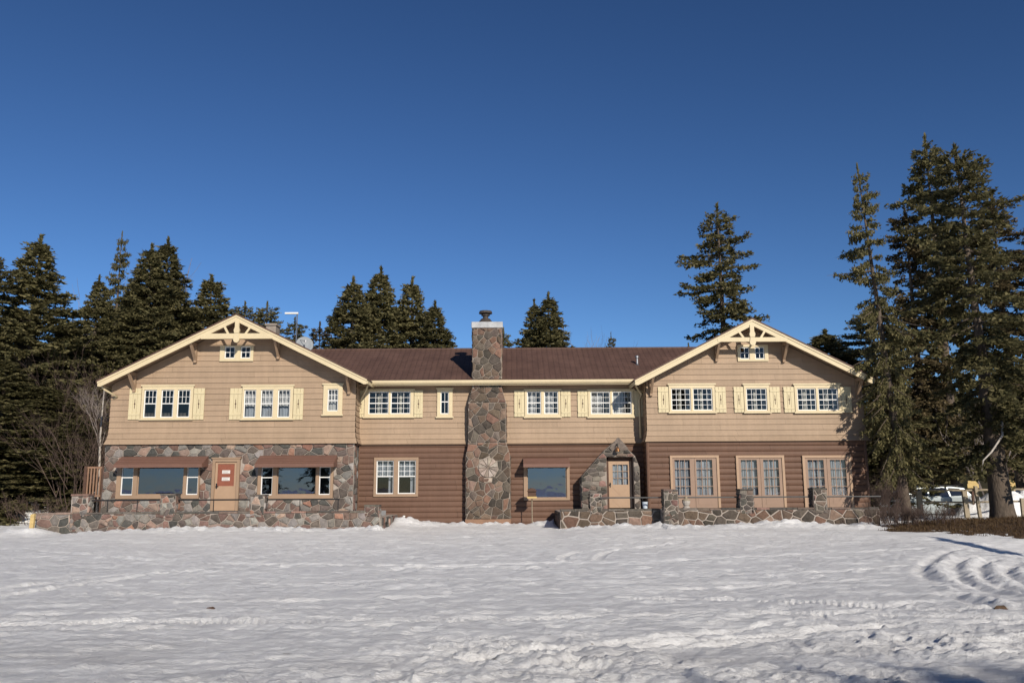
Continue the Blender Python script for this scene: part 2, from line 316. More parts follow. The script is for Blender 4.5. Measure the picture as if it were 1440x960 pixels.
def stones(mb, pl, outline, size, pal, rng, holes=(), gap=.02, h=.035, asp=1.25, jit=.42, discs=(), flip=False, base=0.):
    xs=[p[0] for p in outline]; ys=[p[1] for p in outline]
    sx=size*math.sqrt(asp); sy=size/math.sqrt(asp); seeds=[]
    j=0; y=min(ys)-sy
    while y<max(ys)+sy:
        x=min(xs)-sx*(1.5 if j%2 else 1)
        while x<max(xs)+sx:
            if rng.random()<.93: seeds.append((x+rng.uniform(-jit,jit)*sx,y+rng.uniform(-jit,jit)*sy))
            if rng.random()<.12: seeds.append((x+sx*.5,y+rng.uniform(-.5,.5)*sy))
            x+=sx
        y+=sy; j+=1
    n=len(outline); cx=sum(xs)/n; cy=sum(ys)/n
    for (px,py) in seeds:
        if any(H[0]<px<H[1] and H[2]<py<H[3] for H in holes): continue
        if any(math.hypot(px-d[0],py-d[1])<d[2] for d in discs): continue
        c=[(px-2*sx,py-2*sy),(px+2*sx,py-2*sy),(px+2*sx,py+2*sy),(px-2*sx,py+2*sy)]
        for (qx,qy) in seeds:
            if (qx,qy)==(px,py) or abs(qx-px)>3.2*sx or abs(qy-py)>3.2*sy: continue
            # anisotropic bisector
            a=(qx-px)/(sx*sx); b=(qy-py)/(sy*sy); c=clip(c,a,b,a*(px+qx)/2+b*(py+qy)/2)
            if len(c)<3: break
        if len(c)<3: continue
        for i in range(n):
            p,q=outline[i],outline[(i+1)%n]; ex,ey=q[0]-p[0],q[1]-p[1]; nx,ny=ey,-ex
            if nx*(cx-p[0])+ny*(cy-p[1])>0: nx,ny=-nx,-ny
            c=clip(c,nx,ny,nx*p[0]+ny*p[1])
            if len(c)<3: break
        if len(c)<3: continue
        for H in holes:
            ds=[(H[0]-px,(1,0,H[0])),(px-H[1],(-1,0,-H[1])),(H[2]-py,(0,1,H[2])),(py-H[3],(0,-1,-H[3]))]
            c=clip(c,*max(ds)[1])
            if len(c)<3: break
        for d in discs:
            if len(c)<3: break
            l=math.hypot(d[0]-px,d[1]-py); nx,ny=(d[0]-px)/l,(d[1]-py)/l; c=clip(c,nx,ny,nx*d[0]+ny*d[1]-d[2])
        if len(c)<3: continue
        g=gap*rng.uniform(.6,1.3)
        A=inset(c,g/2)
        if len(A)<3: continue
        ar=abs(sum(A[i][0]*A[(i+1)%len(A)][1]-A[(i+1)%len(A)][0]*A[i][1] for i in range(len(A))))/2
        if ar<.0016: continue
        B=inset(A,min(.022,size*.09))
        hh=h*rng.uniform(.6,1.25); mb.col=pick(pal,rng); mb.m=1
        # de-duplicate near points
        def dd(P):
            o=[]
            for p in P:
                if not o or math.hypot(p[0]-o[-1][0],p[1]-o[-1][1])>1e-4: o.append(p)
            return o
        A=dd(A)
        if len(A)<3: continue
        mcx=sum(p[0] for p in A)/len(A); mcy=sum(p[1] for p in A)/len(A)
        k=.80 if ar>.01 else .7
        B=[(mcx+(p[0]-mcx)*(1-min(.3,.025/max(.03,math.hypot(p[0]-mcx,p[1]-mcy)))),mcy+(p[1]-mcy)*(1-min(.3,.025/max(.03,math.hypot(p[0]-mcx,p[1]-mcy))))) for p in A]
        m_=len(A); tx=rng.uniform(-.05,.05); ty=rng.uniform(-.05,.05)
        vs=[pl(p[0],base-.03,p[1]) for p in A]+[pl(p[0],base+hh*.6,p[1]) for p in A]+[pl(p[0],base+hh+(p[0]-mcx)*tx+(p[1]-mcy)*ty,p[1]) for p in B]+[pl(mcx+rng.uniform(-.2,.2)*size*.4,base+hh+rng.uniform(.008,.03),mcy+rng.uniform(-.2,.2)*size*.4)]
        fs=[(i,(i+1)%m_,(i+1)%m_+m_,i+m_) for i in range(m_)]+[(i+m_,(i+1)%m_+m_,(i+1)%m_+2*m_,i+2*m_) for i in range(m_)]+[(i+2*m_,(i+1)%m_+2*m_,3*m_) for i in range(m_)]
        if flip: fs=[f[::-1] for f in fs]
        mb.idx(vs,fs)
    mb.m=0; mb.col=(1,1,1)
def rect(x0,x1,z0,z1): return [(x0,z0),(x1,z0),(x1,z1),(x0,z1)]
# ================================================================== THE LODGE
YW=36.0; YM=36.95; YT=32.0; YR=35.2; YB=46.0
lodge=empty('lodge_building',(0,YM,0),'long two storey tan and brown lodge with stone chimney and two cream trimmed gables','building')
rng=random.Random(5)
def wing(name):
    pass
zbL=gz(333,622,YW); zbR=gz(1057,621,YW); zbM=gz(690,625,YM)
zb=(zbL+zbR+zbM)/3
M['siding']=boardmat('tan_painted_siding',(.37,.265,.18),zb,.235,.6,.35)
TERR=.80
SL=.487
# wing geometry ----------------------------------------------------
W={}
for key,(apx,apy,tipL,tipR,wl,wr) in {'L':(333,443,(138,536.5),(516,533),156.5,500.5),'R':(1057,449,(893,535),(1229,531.5),908.5,1213)}.items():
    ax,az=at(apx,apy,YR); lx,lz=at(*tipL,YR); rx,rz=at(*tipR,YR)
    x0=gx(wl,560,YW); x1=gx(wr,560,YW)
    sl=(az-(lz+rz)/2)/((rx-lx)/2)
    W[key]=dict(ax=ax,az=az,lx=lx,rx=rx,sl=sl,x0=x0,x1=x1)
    print('wing',key,W[key],'zb',zbL,zbR,zbM)
def topz(w,x,d=0): return w['az']-d-w['sl']*abs(x-w['ax'])
# openings collected per wall
holes={'LU':[], 'LL':[], 'MU':[], 'ML':[], 'RU':[], 'RL':[]}
def rng_px(x0,y0,x1,y1,Y):
    ym=(y0+y1)/2; xm=(x0+x1)/2
    return gx(x0,ym,Y),gx(x1,ym,Y),gz(xm,y1,Y),gz(xm,y0,Y)   # x0,x1,z0,z1
def muntins(mb,x0,x1,z0,z1,nx,nz,y0,y1,w=.022):
    for i in range(1,nx): x=x0+(x1-x0)*i/nx; mb.box(x-w/2,x+w/2,y0,y1,z0,z1)
    for i in range(1,nz): z=z0+(z1-z0)*i/nz; mb.box(x0,x1,y0+.002,y1-.002,z-w/2,z+w/2)
def curtain(x0,x1,z0,z1,y,parent,mt,seed,z1l=None):
    r=random.Random(seed); n=max(4,int((x1-x0)/.03)); ph=r.random()*6; mb=MB(); vs=[]; fs=[]
    for i in range(n+1):
        x=x0+(x1-x0)*i/n; yy=y+.025*math.sin(x*48+ph)+.015*math.sin(x*23+ph*2)
        vs+= [(x,yy,z0),(x,yy+.004,(z0+z1)/2),(x,yy,z1)]
    for i in range(n):
        for j in range(2): fs.append((i*3+j,(i+1)*3+j,(i+1)*3+j+1,i*3+j+1))
    mb.idx(vs,fs); return mb.build('curtain',mt,parent,smooth=True)
def window(wall,Y,tr,sashes,gy,split=None,gu=(3,2),gl=None,trim='cream',sash='white',cur=None,shut=(),gm='glass',seed=0,sill=.05,head=True,deep=.0):
    """tr=(x0,y0,x1,y1) px; sashes=[(x0,x1)]; gy=(y0,y1) glass px"""
    x0,x1,z0,z1=rng_px(*tr,Y); yf=Y-.085 if trim=='cream' else Y-.10
    g0=gz((tr[0]+tr[2])/2,gy[1],Y); g1=gz((tr[0]+tr[2])/2,gy[0],Y); ym=(tr[1]+tr[3])/2
    S=[(gx(a,ym,Y),gx(b,ym,Y)) for a,b in sashes]
    holes[wall].append((x0+.02,x1-.02,z0+.02,z1-.02))
    mb=MB()
    mb.box(x0,x1,yf,Y+.12,z1,g1); mb.box(x0,x1,yf,Y+.12,z0,g0)
    if head: mb.box(x0-.05,x1+.05,yf-.03,yf,z1-.012,z1+.055); mb.box(x0-.05,x1+.05,yf-.045,yf,z0-.02,z0+.04)
    xs=[x0]+[v for s in S for v in s]+[x1]
    for i in range(0,len(xs),2): mb.box(xs[i],xs[i+1],yf+.001,Y+.12,g0,g1)
    fr=mb.build('window',M[trim],lodge)
    w=.04; ys0,ys1=Y-.035,Y+.0
    for si,(a,b) in enumerate(S):
        big=(b-a)>1.2 and trim=='tan'; sb=MB(); pb=MB()
        sp=None if (split is None or big) else g0+(g1-g0)*split
        sb.box(a,a+w,ys0,ys1,g0,g1); sb.box(b-w,b,ys0,ys1,g0,g1); sb.box(a+w,b-w,ys0,ys1,g0,g0+w); sb.box(a+w,b-w,ys0,ys1,g1-w,g1)
        if sp: sb.box(a+w,b-w,ys0-.01,ys1,sp-.02,sp+.02)
        mw=.015 if cur else .022
        if gu: muntins(sb,a+w,b-w,(sp or g0+w)+.02,g1-w,gu[0],gu[1],ys0+.005,ys1-.005,mw)
        if gl: muntins(sb,a+w,b-w,g0+w,(sp or g1)-.02,gl[0],gl[1],ys0+.005,ys1-.005,mw)
        pb.face([(a+.01,Y-.012,g0+.01),(b-.01,Y-.012,g0+.01),(b-.01,Y-.012,g1-.01),(a+.01,Y-.012,g1-.01)])
        sb.build('sash',M['tan' if big else sash],fr); pb.build('pane',M[gm],fr)
        if cur:
            L=b-a
            if cur=='full': curtain(a,b,g0,g1,Y+.2,fr,M['curtain'],seed+a)
            elif cur=='mid':
                c=(a+b)/2; curtain(c-.09*L,c+.06*L,g0,g1,Y+.17,fr,M['curtain2'],seed+a)
                curtain(b-.18*L,b+.05,g0,g1,Y+.2,fr,M['curtainb'],seed+a+2)
            elif cur=='sheer': curtain(a,a+.62*L,g0,g1,Y+.2,fr,M['curtain'],seed+a); curtain(b-.2*L,b+.05,g0,g1,Y+.22,fr,M['curtain2'],seed+a+4)
            elif cur=='upper': curtain(a,b,g0+(g1-g0)*.42,g1,Y+.2,fr,M['curtain'],seed+a); curtain(a,b,g0,g0+(g1-g0)*.4,Y+.26,fr,M['curtainb'],seed+a)
            elif cur=='grey': curtain(a,b,g0+(g1-g0)*.5,g1,Y+.2,fr,M['curtainb'],seed+a); curtain(b-.35*L,b,g0,g0+(g1-g0)*.5,Y+.26,fr,M['curtainb'],seed+a)
            elif cur=='edge': curtain(b-.3*L,b+.05,g0,g1,Y+.2,fr,M['curtainb'],seed+a)
    for (a,b,c,d) in shut:   # shutters px
        sx0,sx1,sz0,sz1=rng_px(a,b,c,d,Y); s=MB(); n=3; pw=(sx1-sx0)/n
        for k in range(n):
            s.box(sx0+k*pw+.006,sx0+(k+1)*pw-.006,Y-.075,Y-.045,sz0,sz1)
        s.box(sx0+.01,sx1-.01,Y-.05,Y-.036,sz0+.02,sz1-.02)
        H=sz1-sz0
        for q in (.16,.84): s.box(sx0+.015,sx1-.015,Y-.095,Y-.075,sz0+H*q-.035,sz0+H*q+.035)
        sh=s.build('shutter',M['cream_sh'],lodge)
        e=MB(); cx=(sx0+sx1)/2; cz=(sz0+sz1)/2
        e.prism([(cx-.012,cz-.2),(cx+.012,cz-.2),(cx+.012,cz-.04),(cx+.04,cz),(cx+.012,cz+.04),(cx+.012,cz+.2),(cx-.012,cz+.2),(cx-.012,cz+.04),(cx-.04,cz),(cx-.012,cz-.04)],Y-.079,Y-.0745)
        e.build('cutout',M['brownwood'],sh)
    return fr
# --- upper windows
window('LU',YW,(200,543,272,590),[(203,221),(227,245),(250,268)],(548,587),.5,(3,2),None,shut=[(182,546,199,590),(272.5,546,288,590)],cur='edge',seed=1)
window('LU',YW,(341,543,412.5,590),[(343.5,360.5),(367,384.5),(391,408.5)],(548,587),.5,(3,2),None,shut=[(323.5,546,340.5,590),(413,546,427,590)],cur='upper',seed=2)
window('LU',YW,(455,541,482,584),[(461,476)],(547,578),.48,(3,2),None,cur='full',seed=3)
window('LU',YW,(310,486,357,508),[(316.5,331),(339,353)],(487.5,504),None,(2,2),None,head=False)
window('MU',YM,(513,549,582,587),[(518.5,547),(549.5,577.5)],(550.5,582),.48,(3,2),(3,2),shut=[(503,549,512.5,587),(582.5,549,595,587)],cur='mid',seed=4)
window('MU',YM,(615,547,636.5,587),[(619.5,631.5)],(551,582),.55,(2,1),(2,1),cur='edge',seed=5)
window('MU',YM,(738,549,788,587),[(741,761),(765,785)],(550.5,582),.5,(3,2),(3,2),shut=[(723,549,737.5,586),(788.5,549,802.5,586)],cur='sheer',seed=6)
window('MU',YM,(827,549,891,587),[(830.5,858),(861,888)],(550.5,582),.5,(3,2),(3,2),shut=[(812,549,826.5,586),(891.5,549,905,586)],cur='sheer',seed=7)
window('RU',YW,(940.5,541,1005,580.5),[(943.5,971),(974,1001.5)],(546,577),.48,(4,2),(4,2),shut=[(925,544,940,580),(1005.5,544,1020.5,580)],cur='mid',seed=8)
window('RU',YW,(1046,541,1081.5,580.5),[(1049,1078)],(546,577),.48,(4,2),(4,2),shut=[(1031.5,544,1045.5,580),(1082,544,1096.5,580)],cur='mid',seed=9)
window('RU',YW,(1117,541,1181.5,580.5),[(1120.5,1147),(1150,1178)],(546,577),.48,(4,2),(4,2),shut=[(1101.5,544,1116.5,580),(1182,544,1196.5,580)],cur='mid',seed=10)
window('RU',YW,(1036.5,485,1079.5,508),[(1040,1053.5),(1061,1074.5)],(488,505),None,(2,2),None,head=False)
# --- lower windows
window('LL',YW,(165,655,281.5,701),[(171,188),(194,259),(263,279.5)],(656,695.5),.62,None,None,trim='tan',sash='white',gm='glass_dark',head=False)
window('LL',YW,(363,655,469,701),[(367.5,384),(390,445),(449,465)],(656,695.5),.62,None,None,trim='tan',sash='white',gm='glass_dark',head=False)
window('ML',YM,(526,643,588.5,698),[(529.5,554),(560,585)],(647,694),.52,(3,3),None,trim='tan',cur='grey',seed=12,head=False)
window('ML',YM,(736.5,655,801,703),[(741,797)],(656,700),None,None,None,trim='tan',sash='tan',gm='glass_dark',head=False)
# --- french doors
def french(tr,leaves,gy):
    x0,x1,z0,z1=rng_px(*tr,YW); z0=TERR; holes['RL'].append((x0+.03,x1-.03,z0,z1-.02))
    d=MB(); yf=YW-.11; fw=.10
    d.box(x0,x0+fw,yf,YW+.1,z0,z1); d.box(x1-fw,x1,yf,YW+.1,z0,z1); d.box(x0+fw,x1-fw,yf,YW+.1,z1-fw,z1)
    do=d.build('door_frame',M['doorp'],lodge)
    ymid=(tr[1]+tr[3])/2; cm=(x0+x1)/2
    for a,b,l0,l1 in ((leaves[0],leaves[1],x0+fw,cm-.006),(leaves[2],leaves[3],cm+.006,x1-fw)):
        a=gx(a,ymid,YW); b=gx(b,ymid,YW); g0=gz(tr[0],gy[1],YW); g1=gz(tr[0],gy[0],YW)
        q=MB(); q.box(l0,a,YW-.07,YW-.02,z0+.01,z1-fw); q.box(b,l1,YW-.07,YW-.02,z0+.01,z1-fw)
        q.box(a,b,YW-.07,YW-.02,z0+.01,g0); q.box(a,b,YW-.07,YW-.02,g1,z1-fw)
        q.box(a+.04,b-.04,YW-.078,YW-.07,z0+.12,g0-.1)
        leaf=q.build('door',M['tandoor'],lodge)
        s=MB(); muntins(s,a,b,g0,g1,3,4,YW-.06,YW-.03,.026); s.build('glazing_bars',M['tandoor'],leaf)
        p=MB(); p.face([(a,YW-.045,g0),(b,YW-.045,g0),(b,YW-.045,g1),(a,YW-.045,g1)]); p.build('pane',M['glass'],leaf)
        curtain(a-.02,b+.02,g0-.03,g1+.03,YW+.08,leaf,M['curtainb'],a)
M['tandoor']=mat('tan_french_door_paint',(.30,.20,.145),.5,.07)
french((942.5,640,1011.5,711),(949,970.5,979.5,1002),(646.5,696))
french((1035.5,640,1103.5,711),(1042.5,1065,1074,1095.5),(646.5,696))
french((1129,640,1197.5,711),(1136.5,1159,1168,1190),(646.5,696))
# --- left front door
dx0,dx1,dz0,dz1=rng_px(298.5,645,337,718,YW); dz0=TERR
holes['LL'].append((dx0+.03,dx1-.03,dz0,dz1-.02))
mb=MB(); fw=.12; mb.box(dx0,dx0+fw,YW-.12,YW+.1,dz0,dz1); mb.box(dx1-fw,dx1,YW-.12,YW+.1,dz0,dz1); mb.box(dx0+fw,dx1-fw,YW-.12,YW+.1,dz1-fw,dz1)
mb.box(dx0-.04,dx1+.04,YW-.15,YW-.0,dz1,dz1+.06)
mb.build('door_frame',M['tan'],lodge)
mb=MB(); px0,px1,pz0,pz1=rng_px(306.5,652,330,683,YW)
a,b,t=dx0+fw+.005,dx1-fw-.005,dz1-fw-.005
mb.box(a,px0,YW-.06,YW-.02,dz0+.01,t); mb.box(px1,b,YW-.06,YW-.02,dz0+.01,t); mb.box(px0,px1,YW-.06,YW-.02,dz0+.01,pz0); mb.box(px0,px1,YW-.06,YW-.02,pz1,t)
ld=mb.build('door',M['doorp'],lodge); tag(ld,'tan door with two white notices behind its upper pane')
mb=MB(); mb.box(px0,px1,YW-.035,YW-.025,pz0,pz1); mb.build('screen',M['redpane'],ld)
for q in (.62,.30):
    mb=MB(); cz=pz0+(pz1-pz0)*q; cx=(px0+px1)/2; mb.box(cx-.165,cx+.165,YW-.041,YW-.036,cz-.055,cz+.085)
    mb.m=1
    for k in range(3):
        mb.box(cx-.14,cx+.14-.06*(k%2),YW-.0425,YW-.0413,cz+.055-k*.045,cz+.067-k*.045)
    mb.build('notice',[M['paper'],M['ink']],ld)
mb=MB(); hx=a+.07; mb.tube([(hx,YW-.06,dz0+1.0),(hx,YW-.12,dz0+1.0)],.025,8); mb.tube([(hx,YW-.12,dz0+1.0),(hx+.1,YW-.12,dz0+1.0)],.014,8); mb.box(hx-.03,hx+.03,YW-.068,YW-.06,dz0+.9,dz0+1.12); mb.build('handle',M['black'],ld)
# --- upper walls (siding)
def wing_upper(w,hs,name):
    mb=MB(); W_=w; under=.14
    def xr(z):
        lim=(W_['az']-under-z)/W_['sl']
        return max(W_['x0'],W_['ax']-lim)-(0),min(W_['x1'],W_['ax']+lim)
    def xrf(z):
        a,b=xr(z); t=max(0,1-(z-zb)/.6); f=.12*t*t
        return (a-f if a<=W_['x0']+1e-6 else a),(b+f if b>=W_['x1']-1e-6 else b)
    siding(mb,front(YW),'lap',zb,w['az']-under,xrf,hs,flare=.12)
    zt=topz(w,w['x0'],.14); siding(mb,sideL(w['x0']),'lap',zb,zt,lambda z:(YW-.12*max(0,1-(z-zb)/.6)**2,YB),flare=.12,flip=True)
    zt=topz(w,w['x1'],.14); siding(mb,sideR(w['x1']),'lap',zb,zt,lambda z:(YW-.12*max(0,1-(z-zb)/.6)**2,YB),flare=.12)
    cb=.09
    return mb.build('upper_wall',M['siding'],lodge)
wing_upper(W['L'],holes['LU'],'L'); wing_upper(W['R'],holes['RU'],'R')
eaveY=YM-.62; zE=gz(700,535.5,eaveY)
mb=MB(); siding(mb,front(YM),'lap',zb-.02,zE+.1,lambda z:(W['L']['x1']-.05,W['R']['x0']+.05),holes['MU'],flare=.12); mb.build('upper_wall',M['siding'],lodge)
# --- lower walls
LX0=gx(146.5,660,YW); LX1=gx(497.5,660,YW); RX0=gx(911,660,YW); RX1=gx(1219,660,YW)
mb=MB(); siding(mb,front(YM),'log',-.25,zb,lambda z:(LX1-.05,RX0+.05),holes['ML'],rev=.228); mb.build('log_wall',M['log'],lodge)
mb=MB(); siding(mb,front(YW),'log',.3,zb,lambda z:(RX0,RX1),holes['RL'],rev=.235)
siding(mb,sideL(RX0),'log',.3,zb,lambda z:(YW,YM+.1),flip=True,rev=.235); siding(mb,sideR(RX1),'log',-.3,zb,lambda z:(YW,YB),rev=.235)
mb.tube([(RX0+.01,YW-.01,.3),(RX0+.01,YW-.01,zb)],.075,8); mb.tube([(RX1-.01,YW-.01,.0),(RX1-.01,YW-.01,zb)],.075,8)
mb.build('log_wall',M['log'],lodge)
# --- left stone ground floor
mb=MB(); hs=holes['LL']
def wall_with_holes(mb,x0,x1,z0,z1,hs,y0,y1):
    xs=sorted({x0,x1}|{h for H in hs for h in H[:2]}); zs=sorted({z0,z1}|{min(max(h,z0),z1) for H in hs for h in H[2:]})
    for xa,xb in zip(xs[:-1],xs[1:]):
        for za,zb_ in zip(zs[:-1],zs[1:]):
            xm,zm=(xa+xb)/2,(za+zb_)/2
            if any(H[0]<xm<H[1] and H[2]<zm<H[3] for H in hs): continue
            mb.box(xa,xb,y0,y1,za,zb_)
wall_with_holes(mb,LX0,LX1,-.2,zb,hs,YW,YW+.12)
stones(mb,front(YW),rect(LX0,LX1,.3,zb),.32,PAL_WARM,rng,holes=[(H[0]-.01,H[1]+.01,H[2]-.01,H[3]+.01) for H in hs],gap=.03,h=.05,asp=1.2)
mb.box(LX0,LX0+.3,YW+.13,YB,-.2,zb); stones(mb,sideL(LX0),rect(YW+.05,YW+5,-.2,zb),.37,PAL_WARM,rng,gap=.03,h=.05,flip=True)
mb.box(LX1-.3,LX1,YW+.13,YM+.3,-.2,zb); stones(mb,sideR(LX1),rect(YW+.02,YM-.05,-.2,zb),.33,PAL_WARM,rng,gap=.03,h=.04)
mb.build('stone_wall',[M['mortar'],M['stone']],lodge,colors=True)
# --- dark rooms behind the windows, floors between storeys, rear wall
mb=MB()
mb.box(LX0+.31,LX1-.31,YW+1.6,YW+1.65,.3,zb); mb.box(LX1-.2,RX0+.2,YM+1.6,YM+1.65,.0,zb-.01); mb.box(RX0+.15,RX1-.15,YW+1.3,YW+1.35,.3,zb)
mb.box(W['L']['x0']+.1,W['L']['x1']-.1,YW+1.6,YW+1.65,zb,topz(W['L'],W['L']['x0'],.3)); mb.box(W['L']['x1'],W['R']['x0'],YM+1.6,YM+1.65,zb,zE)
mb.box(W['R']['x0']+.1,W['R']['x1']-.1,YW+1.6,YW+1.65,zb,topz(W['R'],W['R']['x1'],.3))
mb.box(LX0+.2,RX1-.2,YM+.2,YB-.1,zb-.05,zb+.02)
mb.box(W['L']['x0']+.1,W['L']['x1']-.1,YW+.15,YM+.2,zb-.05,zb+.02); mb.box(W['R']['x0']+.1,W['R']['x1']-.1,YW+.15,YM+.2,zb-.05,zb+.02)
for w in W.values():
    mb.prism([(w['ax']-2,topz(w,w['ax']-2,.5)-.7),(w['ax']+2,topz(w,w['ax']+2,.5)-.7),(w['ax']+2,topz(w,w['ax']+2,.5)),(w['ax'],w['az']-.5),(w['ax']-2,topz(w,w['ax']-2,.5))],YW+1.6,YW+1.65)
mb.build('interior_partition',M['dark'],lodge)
mb=MB(); mb.box(LX0,RX1,YB,YB+.2,-.3,zE)
for w in W.values(): mb.prism([(w['x0'],zb),(w['x1'],zb),(w['x1'],topz(w,w['x1'],.15)),(w['ax'],w['az']-.15),(w['x0'],topz(w,w['x0'],.15))],YB+.21,YB+.3)
mb.build('rear_wall',M['siding'],lodge)
# --- wing roofs, rakes, truss, brackets
def wing_roof(w,truss):
    ax,az,sl=w['ax'],w['az'],w['sl']; y1=YB+.5
    for sgn,xe in ((-1,w['lx']),(1,w['rx'])):
        ze=az-sl*abs(xe-ax); mb=MB()
        P=[(ax,az+.06),(xe+sgn*.06,ze+.06-.06*sl),(xe+sgn*.06,ze-.06*sl),(ax,az)]
        if sgn>0: P=P[::-1]
        mb.prism(P,YR-.09,y1); mb.build('roof',M['roofw'],lodge,fix=True)
        mb=MB(); P=[(ax,az-.02),(xe,ze-.02),(xe,ze-.10),(ax,az-.10)]; mb.prism(P,YR+.03,y1-.03); mb.build('soffit',M['soffit'],lodge,fix=True)
        # rake board
        mb=MB(); th=.27; P=[(ax,az-.003),(xe,ze-.003),(xe+sgn*.0,ze-.20),(xe-sgn*.12,ze+.12*sl-th),(ax,az-th)]; mb.prism(P,YR-.045,YR+.01)
        P=[(ax,az-.006),(xe+sgn*.012,ze-.006),(xe+sgn*.012,ze-.085),(ax,az-.085)]; mb.prism(P,YR-.075,YR-.046)
        mb.build('rake_board',M['cream'],lodge,fix=True)
        mb=MB(); mb.box(xe-sgn*.0,xe+sgn*.03,YR+.012,y1-.03,ze-.18,ze-.02); mb.build('eave_fascia',M['cream'],lodge)
    # truss
    (tx0,ty0,tx1,ty1),(kx0,kx1,ky) = truss
    X0,X1=gx(tx0,ty1,YR),gx(tx1,ty1,YR); Z0,Z1=gz((tx0+tx1)/2,ty1,YR),gz((tx0+tx1)/2,ty0,YR)
    mb=MB(); mb.prism([(X0,Z0),(X1,Z0),(X1-.0,Z1),(X0,Z1)],YR-.06,YR+.02)
    kx=(gx(kx0,ky,YR)+gx(kx1,ky,YR))/2; kw=.085
    mb.box(kx-kw,kx+kw,YR-.085,YR+.03,Z1+.02,az-.24)
    mb.prism([(kx-.125,Z1+.13),(kx-.09,Z1+.0),(kx+.09,Z1),(kx+.125,Z1+.13),(kx+.09,Z1+.24),(kx-.09,Z1+.24)],YR-.10,YR+.03)
    cz=Z0-.04; mb.prism([(kx+.125*math.cos(t),cz+.125*math.sin(t)) for t in [math.pi+k*math.pi/8 for k in range(9)]]+[(kx+.09,Z1+.01),(kx-.09,Z1+.01)],YR-.1,YR+.035)
    for s in (-1,1):
        b0=kx+s*.37; b1=kx+s*.56; zt=az-.2-sl*abs(b1-ax)
        mb.prism([(b0-.05,Z1),(b0+.05,Z1),(b1+.05,zt),(b1-.05,zt)],YR-.05,YR+.01)
    mb.build('gable_truss',M['cream'],lodge,fix=True)
    # purlin behind truss
M['roofw']=M['roof']
wing_roof(W['L'],((283,469,384,476.5),(327,339,480)))
wing_roof(W['R'],((1009,474.5,1107,480.5),(1052,1064,484)))
def bracket(px,py,w):
    x=gx(px,py,YW-.3); zt=topz(w,x,.12); mb=MB(); t=.055
    mb.box(x-t,x+t,YR+.012,YW+.02,zt-.16,zt-.03)
    mb.box(x-t,x+t,YW-.16,YW-.04,zt-.85,zt-.165)
    mb.prismx([(YR+.05,zt-.165),(YR+.2,zt-.165),(YW-.05,zt-.68),(YW-.16,zt-.75)],x-t+.005,x+t-.005)
    mb.build('bracket',M['soffit'],lodge,fix=True)
for p in ((187,530),(272.5,500),(389.5,500),(490,530)): bracket(*p,W['L'])
for p in ((916,530),(1009,500),(1104,500),(1206.5,530)): bracket(*p,W['R'])
# --- main roof: solve ridge at px y 491
d=ray(700,491); k=d.z/d.y; sm=.5
rr=((CAMZ+k*eaveY)-(zE+.02))/(sm-k); Yr=eaveY+rr; zr=zE+.02+sm*rr
print('main ridge',Yr,zr,'eave',eaveY,zE,'zb',zb,'wing az',W['L']['az'],W['R']['az'])
mxa,mxb=W['L']['ax'],W['R']['ax']
mb=MB()
mb.prismx([(eaveY,zE+.02),(Yr,zr),(Yr,zr-.08),(eaveY,zE-.05)],mxa,mxb); mb.prismx([(Yr,zr),(2*Yr-eaveY,zE+.02),(2*Yr-eaveY,zE-.05),(Yr,zr-.08)],mxa,mxb)
o=mb.build('roof',M['roof'],lodge,fix=True)
mb=MB(); mb.tube([(mxa,Yr,zr+.0),(mxb,Yr,zr+.0)],.07,8); mb.build('ridge_cap',M['roof'],lodge)
EX0=gx(516,536,eaveY)+.02; EX1=gx(894,536,eaveY)
mb=MB(); mb.box(W['L']['x1'],W['R']['x0'],eaveY+.1,YM+.02,zE-.14,zE-.10); mb.build('soffit',M['soffit'],lodge)
mb=MB(); mb.prismx([(eaveY-.10,zE+.035),(eaveY+.03,zE+.035),(eaveY+.03,zE-.12),(eaveY-.05,zE-.12),(eaveY-.10,zE-.05)],EX0,EX1); mb.box(EX0,EX1,eaveY+.031,eaveY+.06,zE-.17,zE-.06)
mb.build('gutter',M['cream'],lodge,fix=True)
def spout(p,name='downspout',r=.045): mb=MB(); mb.tube(p,r,8); return mb.build(name,M['creamd'],lodge,smooth=True)
M['creamd']=M['cream']
xg=EX0-.02
spout([(xg+.05,eaveY-.03,zE+.05),(xg+.03,eaveY,zE-.15),(xg-.05,eaveY+.1,zE-.35),(xg-.3,YM-.15,zE-.65),(xg-.36,YM-.1,zE-.8)])
xl=W['L']['lx']; zl=topz(W['L'],xl)
spout([(xl+.05,YR+.15,zl-.15),(xl+.15,YR+.3,zl-.3),(xl+.5,YW-.1,zl-.55),(W['L']['x0']-.08,YW+.1,zl-.75)])
spout([(EX1-.05,eaveY-.03,zE+.03),(EX1+.02,eaveY+.1,zE-.25),(EX1+.28,YM-.2,zE-.55),(RX0-.14,YM-.14,zE-.8),(RX0-.14,YM-.14,zb+.2)])
# thin dark corner cable/downpipe by left wing
mb=MB(); mb.tube([(LX1+.06,YM-.13,zb),(LX1+.06,YM-.13,.2)],.03,6); mb.build('downpipe',M['log'],lodge)
